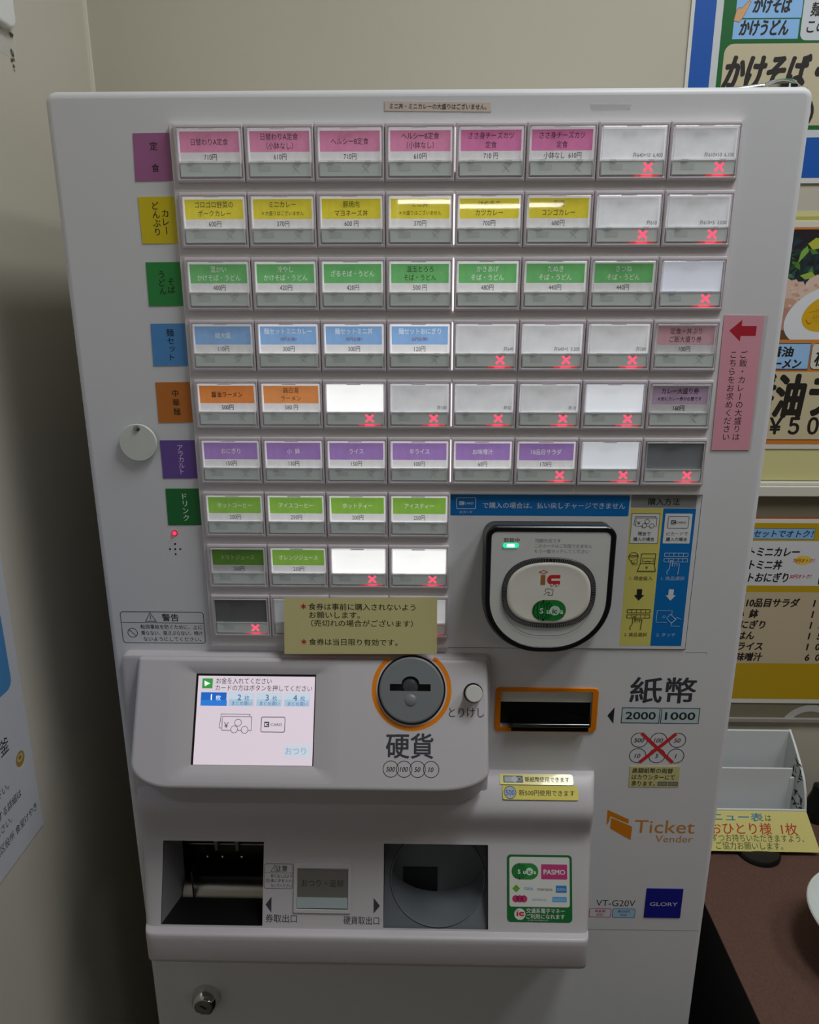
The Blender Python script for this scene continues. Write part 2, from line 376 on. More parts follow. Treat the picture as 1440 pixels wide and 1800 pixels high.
CN = {PINK: 'pink', '#e080b4': 'deep pink', YEL: 'yellow', GRN: 'green', BLU: 'blue', ORA: 'orange', '#ea9858': 'orange', PUR: 'purple', LIM: 'lime green', '#6aa630': 'unlit lime green', '#e6b4c2': 'pale pink', '#d2b4d6': 'lilac'}
fproto = cproto = None; sproto = {}
for r, row in enumerate(ROWS):
    for c, (kind, col, name, price, e, tcol, bold, sold) in enumerate(row):
        gx, gz = GX + c * PX, GZ - r * PZ; d = Vector((gx, 0, gz))
        if fproto is None:
            fproto = fo = proto_frame().build('selection_button', None, at=(0, 0, 0), smooth=35)
        else:
            fo = fproto.copy(); COL.objects.link(fo)
        ORIG[fo] = d; place(fo, VM)
        # name card (its own print)
        b = MB(); F = Frame(FLOC(gx, gz, -1.9), FLOC.u, FLOC.v)
        if kind == 'card':
            b.rect(F, 2.5, -23.6, 45.0, -3.1, lit('#f2f0f2', e * 2.6 + .05), 0)
            b.rect(F, 3.7, -22.9, 43.9, -4.6, lit(W_, round(e * 2.1 + min(.07, e), 3)), 1); b.rect(F, 3.7, -17.3, 43.9, -4.6, lit(col, round(e * 1.7 + min(.05, e), 3)), 2)
            ls = name.split('|'); n = len(ls); ti = mat('card_print', tcol, 0.6, emit=0.25 * e / .12 if tcol == TW else 0)
            for i, l in enumerate(ls):
                small = l.startswith('*'); l = l.lstrip('*'); zc = -11.0 if n == 1 else (-8.0 - 5.6 * i)
                b.text(F, l, 23.8, zc, 3.1 if small else 4.5, mat('card_print', '#c03060', 0.6) if 'お得' in l else ti, 3, bold=bold, mx=37.5, sx=0.86)
            b.text(F, price, 23.8 if len(price) < 8 else 24.5, -20.2, 4.5, mat('card_print', '#4a474a', 0.6), 3, bold=bold, sx=0.80)
        elif kind == 'bento':
            b.rect(F, 2.5, -23.6, 45.0, -3.1, lit('#e9e9ee', round(e * 1.35, 3)), 0); b.rect(F, 3.5, -23.0, 44.1, -4.4, mat('backlit_card', col, 0.6, emit=e, noise=0.10, nscale=90), 1)
            b.text(F, name, 43.6, -20.3, 3.4, mat('card_print', tcol, 0.6), 2, al='r', sx=0.85, mx=28)
        else:
            b.rect(F, 3.0, -23.4, 44.4, -3.6, mat('backlit_diffuser', col, 0.5, emit=e), 1)
        ca = b.build('name_card', fo)
        ca['label'] = {'card': CN.get(col, '') + ' topped name card', 'bento': 'pale grey card with small print', 'blank': 'blank diffuser without a card'}[kind]
        # status window below the card
        if sold not in sproto: so = sproto[sold] = proto_strip(sold).build('status_window', None, at=(0, 0, 0))
        else: so = sproto[sold].copy(); COL.objects.link(so)
        ORIG[so] = d; place(so, fo)
        if sold: so['label'] = 'status window with a glowing red cross'
        if cproto is None: co = cproto = proto_cover().build('clear_cover', None, at=(0, 0, 0))
        else: co = cproto.copy(); COL.objects.link(co)
        ORIG[co] = d; place(co, fo); co.rotation_euler = (math.radians(random.uniform(-.12, .12)), 0, math.radians(random.uniform(-.15, .15)))
# light leaking between the fourth and fifth columns
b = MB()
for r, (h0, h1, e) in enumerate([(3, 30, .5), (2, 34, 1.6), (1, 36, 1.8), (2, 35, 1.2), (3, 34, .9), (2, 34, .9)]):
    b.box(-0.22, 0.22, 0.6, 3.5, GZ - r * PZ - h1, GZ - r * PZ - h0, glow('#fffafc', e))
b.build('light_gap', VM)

# ---- fixed marks on the front door
RED, DK, NAVY = ink('#c22330'), ink('#2b2b2e'), ink('#33353e')
def warnsign(b, F, x0, z0, x1, z1, zl, head, lines, hs, ts, lw, m):
    b.outline(F, x0, z0, x1, z1, lw, m, 1, r=(z1 - z0) * .09); b.line(F, [(x0, zl), (x1, zl)], lw * .8, m, 1)
    cz = (zl + z1) / 2; wd = x1 - x0; tx = x0 + wd * .36; k = hs * .62
    b.line(F, [(tx - k, cz - k * .8), (tx + k, cz - k * .8), (tx, cz + k * .9)], lw, m, 1, True)
    b.line(F, [(tx, cz + k * .35), (tx, cz - k * .25)], lw * 1.2, m, 1); b.disc(F, tx, cz - k * .52, lw * .6, m, 1)
    b.text(F, head, x0 + wd * .6, cz, hs, m, 1, bold=.012)
    ccy = (zl + z0) / 2; rr = wd * .058
    b.ring(F, x0 + wd * .125, ccy, rr, lw, m, 1); b.line(F, [(x0 + wd * .125 - rr * .7, ccy + rr * .7), (x0 + wd * .125 + rr * .7, ccy - rr * .7)], lw, m, 1)
    n = len(lines); st = (zl - z0) / (n + .3)
    for i, l in enumerate(lines): b.text(F, l, x0 + wd * .60, zl - st * (i + .65), ts, m, 1, mx=wd * .74, bold=.006)
b = MB(); warnsign(b, P6, -264, 1119.2, -196.7, 1146.5, 1137, '警告', ['転倒事故を防ぐために、上に', '乗らない、揺さぶらない、傾け', 'ないようにしてください。'], 7.0, 4.2, 0.5, DK); b.build('warning_label', VM)
b = MB()
for x, z in ((-214.1, 1204.2), (-218.5, 1200), (-214.4, 1200), (-210.4, 1200), (-214.4, 1195.8)): b.lathe(P6, [(0.8, .02), (0.8, .1)], BLACK, x, z, 12)
b.build('speaker_holes', VM)
b = MB(); b.lathe(P6, [(2.4, 0), (2.4, .4), (1.8, .5)], mat('led_collar', '#6a1a26', .3, emit=.15, ecol='#ff2040'), -213.7, 1213.1, 20); b.lathe(P6, [(1.7, .4), (1.5, 1.2), (.8, 1.7), (0.01, 1.9)], glow('#ff2a48', 2.2), -213.7, 1213.1, 20); b.build('status_led', VM)
# lock cover: a white disc hanging from a screw
b = MB(); b.lathe(front(3.6), [(14.1, 0), (14.1, 1.2), (13.6, 1.7), (0.01, 1.75)], mat('lock_cover_plastic', '#d6dad2', .4), -233.6, 1285.0, 48); kc = b.build('lock_cover', VM, smooth=35)
b = MB(); b.lathe(front(1.9), [(2.3, 0), (2.3, .8), (1.4, 1.5), (.01, 1.6)], STEEL, -233.2, 1296.0, 20); b.build('screw', kc, smooth=40)

# panel around the card reader
b = MB(); b.poly(P6, rrect(-1.8, 1117.2, 190.6, 1246.6), GROOVE, 1); b.prism(P6, rrect(-1.4, 1117.8, 190.0, 1246.0, 1), .1, .9, BODY, .3, 2); b.build('reader_panel', VM)
PR = Frame(P6(0, 0, 0.95), P6.u, P6.v)
WH, BLUP, YELP = ink('#e9edf2'), ink('#0a73c0', .35), ink('#e2d873', .4)
def iccard(b, F, x, z, w, h, m, L, txt=True, s=1.0):
    b.outline(F, x - w / 2, z - h / 2, x + w / 2, z + h / 2, .38 * s, m, L, r=h * .12)
    b.rect(F, x - w * .36, z - h * .17, x - w * .12, z + h * .17, m, L)
    b.text(F, 'IC', x - w * .24, z, h * .30, ink('#f2f2f2') if m is not WH else BLUP, L + 1, bold=.02); b.text(F, 'CARD', x + w * .13, z, h * .27, m, L, sx=1.15)
def cash(b, F, x, z, w, h, m, bg, L, lw=.35):
    b.line(F, [(x - w * .44, z - h * .3), (x - w * .5, z - h * .3), (x - w * .46, z + h * .5), (x + w * .42, z + h * .5), (x + w * .42, z + h * .38)], lw, m, L)
    b.outline(F, x - w * .42, z - h * .42, x + w * .48, z + h * .36, lw, m, L)
    b.text(F, '￥', x - w * .29, z - h * .12, h * .42, m, L, bold=.01)
    for cx, cz in ((.07, .02), (-.04, -.36), (.28, -.38)):
        b.disc(F, x + w * cx, z + h * cz, h * .2, bg, L + 1); b.ring(F, x + w * cx, z + h * cz, h * .2, lw, m, L + 2, seg=24)
b = MB(); b.rect(PR, .5, 1228.8, 136, 1245.3, BLUP, 0, r=1)
iccard(b, PR, 12.5, 1238.6, 14.5, 8.6, WH, 1); b.text(PR, 'ICカード', 12.5, 1231.6, 2.5, WH, 1)
b.text(PR, 'で購入の場合は、払い戻しチャージできません', 79, 1237.0, 5.2, WH, 1, fit=108); lab(b.build('notice_strip', VM), 'blue printed notice strip')
def keys(b, F, x, z, m):
    for k in range(2):
        b.outline(F, x - 9, z - k * 4.4, x + 9, z - k * 4.4 + 2.8, .45, m, 3, r=.5)
        for j in range(1, 5): b.line(F, [(x - 9 + j * 3.6, z - k * 4.4), (x - 9 + j * 3.6, z - k * 4.4 + 2.8)], .35, m, 3)
    b.line(F, [(x - 5.4, z - 14.5), (x - 6, z - 12.4), (x - 4.2, z - 9.8), (x - 4, z - 3.2), (x - 2.6, z - 3.2), (x - 2.2, z - 8), (x - 2.2, z - 5.6), (x + 3.2, z - 6), (x + 2.6, z - 14.5)], .5, m, 4)
    for j in (0, 1.8): b.line(F, [(x - .4 + j, z - 5.8), (x - .4 + j, z - 8)], .4, m, 4)
def arrowdown(b, F, x, z, m): b.poly(F, [(x - 2, z + 5), (x - 2, z), (x - 4, z), (x, z - 4.6), (x + 4, z), (x + 2, z), (x + 2, z + 5)], m, 3)
b = MB(); b.rect(PR, 137.2, 1235.7, 186.4, 1245.6, ink('#8f9292', .4), 0, r=1)
b.text(PR, '購入方法', 161.8, 1240.4, 6.0, ink('#151515'), 1, fit=24, bold=.01)
b.poly(PR, [(137.4, 1120.8), (162.0, 1120.8), (162.0, 1235.2), (137.4, 1235.2)], YELP, 0); b.poly(PR, [(162.0, 1120.8), (186.6, 1120.8), (186.6, 1235.2), (162.0, 1235.2)], BLUP, 0)
INKK = ink('#1d1d1a')
b.rect(PR, 138.7, 1207.2, 159.8, 1231.1, ink('#e6e8ea', .4), 1); b.outline(PR, 138.7, 1207.2, 159.8, 1231.1, .3, INKK, 2); b.rect(PR, 163.9, 1207.2, 184.4, 1231.1, ink('#e6e8ea', .4), 1, r=.6)
cash(b, PR, 149.4, 1224.6, 17.5, 8.5, INKK, ink('#e6e8ea', .4), 2); b.text(PR, '現金で', 149.2, 1215, 3.4, INKK, 2, bold=.01); b.text(PR, '購入の場合', 149.2, 1210.6, 3.4, INKK, 2, bold=.01, mx=16)
iccard(b, PR, 174.2, 1224.2, 15.5, 9.5, INKK, 2); b.text(PR, 'ICカードで', 174.2, 1215, 3.4, INKK, 2); b.text(PR, '購入の場合', 174.2, 1210.6, 3.4, INKK, 2, bold=.01, mx=16)
# coin and bill being put in
b.ring(PR, 142.6, 1196.2, 3.6, .4, INKK, 3); b.line(PR, [(139.4, 1196.2), (145.8, 1196.2)], .4, INKK, 3); b.line(PR, [(139.4, 1197.4), (145.8, 1197.4)], .4, INKK, 3); b.disc(PR, 143.6, 1192.4, 2.4, YELP, 4, 1.6); b.ring(PR, 143.6, 1192.4, 2.3, .4, INKK, 5, ry=1.5)
b.text(PR, '￥', 143.4, 1192.4, 1.8, INKK, 6); b.ring(PR, 144.2, 1190.6, 2.0, .4, INKK, 5, 180, 350, ry=1.0)
b.line(PR, [(148.3, 1189.4), (148.6, 1198.8), (159.6, 1198.8), (159.3, 1189.4)], .45, INKK, 3); b.outline(PR, 149.8, 1192.6, 158.4, 1195.2, .35, INKK, 3); b.ring(PR, 154, 1191.5, 1.4, .35, INKK, 3)
b.poly(PR, [(146.4, 1184.6), (160.4, 1184.6), (158.8, 1190.8), (148.4, 1190.8)], YELP, 4); b.line(PR, [(146.4, 1184.6), (160.4, 1184.6), (158.8, 1190.8), (148.4, 1190.8)], .5, INKK, 5, True); b.text(PR, '￥', 153.4, 1187.6, 3.4, INKK, 5, sx=1.3)
b.text(PR, '1. 現金投入', 150.0, 1178.6, 3.6, ink('#6a6538'), 2, fit=17.5, bold=.004)
arrowdown(b, PR, 149.6, 1164.5, INKK); keys(b, PR, 150.4, 1149.4, INKK); b.text(PR, '2. 商品選択', 149.6, 1130.6, 3.6, ink('#6a6538'), 2, fit=18, bold=.004)
LB = ink('#b6d6f4')
keys(b, PR, 175.2, 1196.6, LB); b.text(PR, '1. 商品選択', 174.6, 1178.6, 3.6, LB, 2, fit=18); arrowdown(b, PR, 174.2, 1164.5, ink('#dfe6ee'))
b.line(PR, [(176.6, 1148.2), (176.6, 1151.4), (164.8, 1151.4), (164.8, 1141.4), (173.4, 1141.4)], .4, LB, 3); b.ring(PR, 170.6, 1146.2, .9, .3, LB, 3)
b.line(PR, [(172.6, 1145), (175.6, 1148.4), (180.2, 1144.0), (177.0, 1140.6)], .5, LB, 3, True); b.line(PR, [(179, 1144.6), (181.4, 1145.6), (184, 1144.2)], .4, LB, 3); b.line(PR, [(176.6, 1140.4), (177, 1138.2), (183.4, 1138.0)], .4, LB, 3); b.line(PR, [(177, 1141), (179.4, 1143.4)], .4, LB, 3)
b.text(PR, '2. タッチ', 173.6, 1130.6, 3.6, LB, 2, fit=15)
lab(b.build('purchase_guide', VM), 'yellow and blue printed purchase guide')

# ---- card reader
cr = empty('card_reader', (73, 6, 1176), VM)
def dshape(x0, x1, z0, z1, rt, rb, n=14): return rrect(x0, z0, x1, z1, ((rb, rb), (rt, rt), (rt, rt), (rb, rb)), n)
base = ccw(dshape(26.0, 124.0, 1120, 1224.5, 9, 44)); lip = ccw(dshape(26.0, 121.6, 1127.4, 1228.2, 8.5, 43))
PRD = front(0)
b = MB(); b.loft([[P6(x, z, .8) for x, z in base], [P6(x, z, 10) for x, z in base], [PRD(x, z, 15) for x, z in inset(lip, 1.5)], [PRD(x, z, 17) for x, z in lip], [PRD(x, z, 20.2) for x, z in lip], [PRD(x, z, 21) for x, z in inset(lip, .8)], [PRD(x, z, 21) for x, z in inset(lip, 3.8)], [PRD(x, z, 20.3) for x, z in inset(lip, 4.2)]], mat('reader_black', '#141416', .28), cap1=True)
b.build('reader_body', cr, smooth=40)
pl = inset(lip, 4.2); RF = front(-20.6); SILV = mat('reader_silver', '#dcdddb', .42)
def stad(cx, cz, w, h, n=40):
    o = []
    for i in range(n):
        t = 2 * math.pi * i / n; c, s_ = math.cos(t), math.sin(t); e = 2 / 2.5
        o.append((cx + w / 2 * math.copysign(abs(c) ** e, c), cz + h / 2 * math.copysign(abs(s_) ** e, s_)))
    return o
PCX, PCZ = 74.0, 1176.3
ov = stad(PCX, PCZ, 70, 56.5, 64)
b = MB(); b.fill(RF, pl, [], 0, SILV)
dk = ccw(rrect(37, 1132, 111, 1152, ((26, 16), 0, 0, (26, 16)), 10))
for k in (1.0,): 
    for inn in (7.5, 9.5):
        q = inset(ccw(pl), inn); q = [p for p in q if p[1] < 1168]; q.sort(key=lambda p: math.atan2(p[1] - 1185, p[0] - 73.8)); b.line(RF, q, .35, mat('reader_groove', '#8f9090' if inn > 8 else '#cfd0d0', .35), 1)
b.text(RF, '取扱中', 45.0, 1217.6, 3.6, ink('#4c4e4e'), 1, fit=11.5, bold=.01)
gt = ink('#8d9090')
for i, t in enumerate(('残額不足です', 'このカードはご利用できません', 'もう一度タッチしてください')): b.text(RF, t, 62, 1217.4 - i * 4.1, 3.3, gt, 1, al='l', fit=(19, 42, 40)[i])
fp = b.build('face_plate', cr)
b = MB(); b.prism(RF, rrect(38.6, 1211.6, 50.2, 1215.3, 1.7), -.5, .5, glow('#2fd9a0', .9)); b.rect(RF, 41.4, 1212.3, 47.4, 1214.7, glow('#c8fff0', 2.2), 9, r=1.1); b.build('status_light', cr)
b = MB(); o1 = ccw(ov); i1 = ccw(stad(PCX, PCZ, 63, 49.5, 64))
b.loft([[RF(x, z, -1) for x, z in o1], [RF(x, z, .9) for x, z in o1], [RF(x, z, 1.4) for x, z in inset(o1, .6)], [RF(x, z, 1.1) for x, z in i1], [RF(x, z, -.5) for x, z in i1]], mat('reader_ring', '#2d2e2f', .3))
rib = mat('ring_rib', '#8c8d8e', .3)
N_ = 150
oo, ii = stad(PCX, PCZ, 68.6, 55, N_), stad(PCX, PCZ, 64, 50.4, N_)
for i in range(N_):
    b.line(RF, [oo[i], ii[i]], .38, rib, 1.45 / .06)
b.build('pad_ring', cr, smooth=40)
b = MB(); dome = [[RF(PCX + (x - PCX) * k, PCZ + (z - PCZ) * k, h) for x, z in i1] for k, h in ((1, -.4), (1, .6), (.985, 1.0), (.955, 1.3), (.90, 1.45), (.885, 1.4), (.5, 1.5), (.12, 1.52))]
b.loft(dome, mat('pad_white', '#f0eee4', .2, coat=.4), cap1=True)
PD = Frame(RF(0, 0, 1.56), RF.u, RF.v)
br, rd = ink('#a5703a'), ink('#d02a30')
def iclogo(b, F, x, z, s, m1, m2, bg, L=1):
    b.rect(F, x - 7.2 * s, z - 4.2 * s, x - 3.8 * s, z + 3.6 * s, m1, L)
    b.line(F, [(x - 8.4 * s, z + 6 * s), (x - 5.4 * s, z + 4.6 * s), (x - 2.4 * s, z + 6 * s), (x - 5.4 * s, z + 7.4 * s)], .45 * s, m2, L, True)
    b.poly(F, rrect(x - 2.4 * s, z - 3.8 * s, x + 7.2 * s, z + 3.8 * s, (0, 0, 3.6 * s, 3.6 * s)), m2, L)
    b.rect(F, x + .6 * s, z - .9 * s, x + 7.3 * s, z + .9 * s, bg, L + 1, r=(0, 0, .8 * s, .8 * s))
    for k in (1.4, 5.2): b.disc(F, x + k * s, z - 4 * s, 1.0 * s, bg, L + 1, seg=16); b.ring(F, x + k * s, z - 4 * s, 1.0 * s, .35 * s, m2, L + 2, seg=16)
iclogo(b, PD, 74.6, 1187.4, 1.0, br, rd, ink('#f0eee4'))
b.line(PD, [(70.4, 1175.2), (73, 1177.6), (74.6, 1177), (73.4, 1175), (76.6, 1175), (77.2, 1179.4), (73.2, 1180.2), (71.2, 1179.6), (71.4, 1178)], .4, ink('#555555'), 1)
def wmelon(b, F, x, z, w, h, L=1):
    g, k = ink('#1e8a3c', .3), ink('#0b1a10', .3)
    b.rect(F, x - w / 2, z - h / 2, x + w / 2, z + h / 2, ink('#8a7a5a', .3), L, r=h / 2 - .01); b.rect(F, x - w / 2 + h * .03, z - h * .47, x + w / 2 - h * .03, z + h * .47, g, L + 1, r=h * .46)
    rr = random.Random(3); cx = x - w / 2 + h * .5
    for j in range(-3, 4):
        for i in range(11):
            t = -1 + 2 * i / 10; px = cx + j * h * .145 * math.sqrt(max(0, 1 - t * t)) + rr.uniform(-.02, .02) * h; pz = z + t * h * .45
            b.line(F, [(px, pz - h * .022), (px + rr.uniform(-.03, .03) * h, pz + h * .022)], h * .036, k, L + 2)
    b.disc(F, x + w * .17, z, h * .23, ink('#cfe3d2', .3), L + 3); lw = ink('#d8e8da', .3)
    b.text(F, 'S', x - w * .22, z, h * .36, lw, L + 4, bold=.03); b.text(F, 'u', x - w * .02, z - h * .01, h * .36, lw, L + 4, bold=.03); b.text(F, 'ic', x + w * .17, z, h * .34, ink('#1c6a34', .3), L + 4, bold=.03); b.text(F, 'a', x + w * .37, z - h * .01, h * .36, lw, L + 4, bold=.03)
wmelon(b, PD, 74.8, 1162.6, 25.5, 17)
lab(b.build('touch_pad', cr, smooth=40), 'glossy white touch pad with printed emblems')

# ---- operating console
co_ = empty('operating_console', (-110, 0, 1045), VM)
b = MB()
bp = ccw(rrect(-264, 984, 34.6, 1112.6, 5))
YA = lambda z: -3.0 - (1112 - z) * 0.05
b.loft([[Vector((x, 7, z)) for x, z in bp], [Vector((x, YA(z) + 2.5, z)) for x, z in bp], [Vector((x, YA(z) + .6, z)) for x, z in inset(bp, .7)], [Vector((x, YA(z), z)) for x, z in inset(bp, 2.5)]], PLASTIC, cap1=True)
fo_ = ccw(rrect(-248.6, -95.2, 31.6, 5.5, ((40, 15), (3, 3), (3, 3), (32, 20)), 10))
def fbase(x, v):
    fr = min(1, max(0, (5.5 - v) / 100.7)); p = FACE(x, v); return Vector((x, -1.5 - 15 * fr, (1112.4 if v > 5 else p.z) - 39 * fr ** 1.6))
loops = [[fbase(x, v) for x, v in fo_]]
fil = 3.2
for i in range(6):
    a = i / 5 * math.pi / 2; q = inset(fo_, fil * (1 - math.cos(a))); loops.append([FACE(x, v, -fil + fil * math.sin(a)) for x, v in q])
b.loft(loops, PLASTIC)
fun = rrect(-221, -90, -85, 2, 9, 6); lcd = rrect(-201.6, -77.6, -105.2, -7.6, .5, 6)
b.fill(FACE, q, [fun], 0, PLASTIC)
fun, lcd = ccw(fun), ccw(lcd)
b.loft([[FACE(x, v, 0) for x, v in fun], [FACE(x + (l[0] - x) * .3, v + (l[1] - v) * .3, -.45) for (x, v), l in zip(fun, lcd)], [FACE(x + (l[0] - x) * .6, v + (l[1] - v) * .6, -1.5) for (x, v), l in zip(fun, lcd)], [FACE(x, v, -3.6) for x, v in lcd], [FACE(x, v, -6) for x, v in lcd]], PLASTIC)
b.build('console_housing', co_, smooth=28)
# touch screen
SCR = Frame(FACE(-200.4, -8.3, -4.2), FACE.u, FACE.v)
SW, SH = 94.6, 69.0
def sx(px, py): l = 352 - (py - 1186) * 16 / 157; return (px - l) / (205 + (py - 1186) * 6 / 157) * SW
def sy(py): return -(py - 1186) / 159.5 * SH
def S(px, py): return sx(px, py), sy(py)
b = MB(); b.fbox(SCR, -2, SW + 2, -SH - 2, 2, -3, -.3, BLACK)
b.rect(SCR, .6, -SH, SW - .3, -1.0, mat('screen_ground', '#efe0ec', .25, emit=.42), 0)
sd, sb = mat('screen_text', '#4a4650', .25, emit=.12), mat('screen_blue', '#5e7fae', .25, emit=.4)
def srect(x0, y0, x1, y1, m, L, r=0): p, q = S(x0, y1), S(x1, y0); b.rect(SCR, p[0], p[1], q[0], q[1], m, L, r)
srect(358, 1193, 378, 1211, mat('screen_green', '#3fa84a', .25, emit=.4), 1)
b.poly(SCR, [S(363, 1197), S(363, 1207), S(373, 1202)], mat('screen_white', '#ffffff', .25, emit=.6), 2)
b.text(SCR, 'お金を入れてください', *S(432, 1197), 5.0, sd, 1, fit=44.5); b.text(SCR, 'カードの方はボタンを押してください', *S(466, 1209.5), 5.0, sd, 1, fit=77.5)
srect(354, 1218, 401, 1242, mat('screen_tab', '#1f6fd0', .25, emit=.45), 1); srect(354, 1232, 401, 1242, mat('screen_tab_low', '#2f86e6', .25, emit=.45), 2)
sw = mat('screen_white', '#ffffff', .25, emit=.6)
b.text(SCR, '1', *S(374, 1226), 6.4, sw, 3, bold=.02); b.text(SCR, '枚', *S(386, 1227.5), 4.4, sw, 3)
for k, n in enumerate('234'):
    x0 = 403 + k * 48.7; srect(x0, 1218, x0 + 46, 1242, mat('screen_tab_light', '#bcd8ee', .25, emit=.4), 1); srect(x0 + .8, 1218.8, x0 + 45, 1230, mat('screen_tab_high', '#d3e4f2', .25, emit=.44), 2)
    b.text(SCR, n, *S(x0 + 20, 1226), 6.4, sb, 3, bold=.02); b.text(SCR, '枚', *S(x0 + 33, 1227.5), 4.2, sb, 3); b.text(SCR, 'まとめ買い', *S(x0 + 24, 1237), 3.4, sb, 3, fit=16)
x, z = S(415, 1272); cash(b, SCR, x, z, 26, 13.5, mat('screen_line', '#5a5a64', .25, emit=.15), mat('screen_ground', '#efe0ec', .25, emit=.42), 1, .4)
x, z = S(480, 1274); sl = mat('screen_line', '#5a5a64', .25, emit=.15); b.outline(SCR, x - 9.4, z - 5.8, x + 9.4, z + 5.6, .5, sl, 1, r=1.2); b.rect(SCR, x - 7, z - 2, x - 3, z + 2, sl, 1); b.text(SCR, 'IC', x - 5, z, 3, sw, 2, bold=.02); b.text(SCR, 'CARD', x + 2.7, z, 3.0, sl, 2, sx=1.15)
srect(497, 1309, 545, 1331, mat('screen_soft', '#d9e2ee', .25, emit=.45), 1); b.text(SCR, 'おつり', *S(518, 1320), 6.4, mat('screen_soft_text', '#8ab0d4', .25, emit=.4), 2, fit=16)
lab(b.build('touch_screen', co_), 'lit touch screen with purchase buttons')
# coin inlet
ci = empty('coin_inlet', FACE(-28.8, -18.2), co_)
CX, CZ = -28.8, -18.4
ORG = mat('orange_print', '#e8820a', .35)
b = MB(); b.ring(FACE, CX, CZ, 29.8, 3.4, ORG, 1, 128, 412, 64)
for a in (128, 412): b.disc(FACE, CX + 29.8 * math.cos(math.radians(a)), CZ + 29.8 * math.sin(math.radians(a)), 1.7, ORG, 1)
lab(b.build('orange_ring', ci), 'orange printed ring')
slot = [(-45.8, -19.4), (-13.8, -19.4), (-13.8, -14.0), (-22.6, -14.0)] + [(-29.6 + 7.0 * math.cos(math.radians(a)), -14 + 6.0 * math.sin(math.radians(a))) for a in range(15, 170, 15)] + [(-36.6, -14.0), (-45.8, -14.0)]
b = MB(); b.lathe(FACE, [(26.8, .02), (26.8, .4)], BLACK, CX, CZ, 56)
b.prism(FACE, ell(CX, CZ, 25.4, 25.4, 56), .3, 5.0, GREYP, 1.6, 4, holes=[slot])
b.poly(FACE, ell(-29.6, -15, 20, 8), BLACK, 8); b.lathe(FACE, [(6.6, .5), (6.2, 2.2), (4.0, 3.2), (.01, 3.5)], mat('slot_hub', '#3a3d3f', .35), -29.6, -15.2, 24)
b.lathe(FACE, [(4.9, 4.9), (4.4, 5.4), (2.8, 6.1), (.01, 6.4)], GREYP, -29.3, -26.4, 24)
b.build('coin_slot_dial', ci, smooth=35)
b = MB(); b.lathe(FACE, [(7.6, .1), (7.6, 1.2), (6.9, 1.3)], BLACK, 19.8, -20.4, 32); b.lathe(FACE, [(6.5, .5), (6.5, 12.2), (6.0, 12.7), (.01, 12.75)], mat('turned_aluminium', '#e4e4de', .35, metal=.35), 19.8, -20.6, 40)
b.build('cancel_button', co_, smooth=35)
b = MB(); CI = ink('#3a3c44')
b.text(FACE, 'とりけし', 14.3, -35.4, 8.6, CI, 1, fit=27.5, bold=.004); b.text(FACE, '硬貨', -30.0, -61.0, 20, CI, 1, fit=36.5, bold=.016)
for x, t in ((-44.4, '500'), (-34.1, '100'), (-23.7, '50'), (-13.2, '10')):
    b.ring(FACE, x, -78.3, 6.0, .55, CI, 1); b.text(FACE, t, x, -78.3, 5.0, CI, 1, shear=.2, bold=.016, sx=.92)
b.build('coin_lettering', co_)

# ---- bill inlet
bi = empty('bill_inlet', (82, 6, 1062), VM)
x0, z0, x1, z1 = BILL
b = MB(); b.prism(P6, rrect(39.8, 1041.2, 124.2, 1082.2, 4), 0, 1.2, ORG, .5, 2, holes=[rrect(x0 + .3, z0 + .3, x1 - .3, z1 - .3, .8)]); lab(b.build('orange_surround', bi), 'orange surround')
b = MB(); inn = mat('inlet_grey', '#b8b6b0', .45); ib = ccw(rrect(x0, z0, x1, z1))
b.loft([[P6(x, z, 0) for x, z in ib[::-1]], [P6(x, z, -26) for x, z in ib[::-1]]], inn); b.fill(P6, ib, [], -26, inn); b.build('inlet_recess', bi)
b = MB(); b.box(x0 + .2, x1 - .2, 9, 12, z1 - 12, z1 - .2, mat('shutter_plate', '#dcdad4', .4)); b.build('shutter_plate', bi)
b = MB(); b.box(x0 + .5, x1 - .8, 12, 31, z0 + .5, z1 - 12, BLACK); b.box(x0 + 9, x1 - 3.5, -1, 16, z0 + .8, z0 + 9, GLOSSBLACK); b.tube([(x0 + 9, -1.5, z0 + 6.8), (x1 - 3.5, -1.5, z0 + 6.8)], 1.8, GLOSSBLACK, 14); b.build('bill_shutter', bi, smooth=40)
b = MB(); b.text(P6, '紙幣', 176.3, 1080.6, 25, CI, 1, fit=53, bold=.016)
b.poly(P6, [(132.8, 1056.8), (138.2, 1049), (138.2, 1064.6)], ink('#22242a'), 1)
for xa, xb, t in ((144.6, 175.6, '2000'), (177.0, 208.0, '1000')):
    b.rect(P6, xa, 1050.2, xb, 1064.3, ink('#c2d4d8', .4), 1); b.outline(P6, xa, 1050.2, xb, 1064.3, .6, CI, 2); b.text(P6, t, (xa + xb) / 2, 1057.4, 9.6, ink('#26282c'), 2, fit=24.5, bold=.02)
for x, z, t in ((161, 1034, '500'), (177, 1034.1, '100'), (192.6, 1034.2, '50'), (160.8, 1019.1, '10'), (176.9, 1019.2, '5'), (192.6, 1019.1, '1')):
    b.ring(P6, x, z, 6.8, .65, CI, 1); b.text(P6, t, x, z, 5.6, CI, 1, shear=.2, bold=.014)
RX_ = ink('#d42a30'); b.line(P6, [(163.4, 1039.6), (189.6, 1013.6)], 2.9, RX_, 3); b.line(P6, [(163.6, 1013.4), (190, 1039.4)], 2.9, RX_, 4); b.build('bill_lettering', VM)
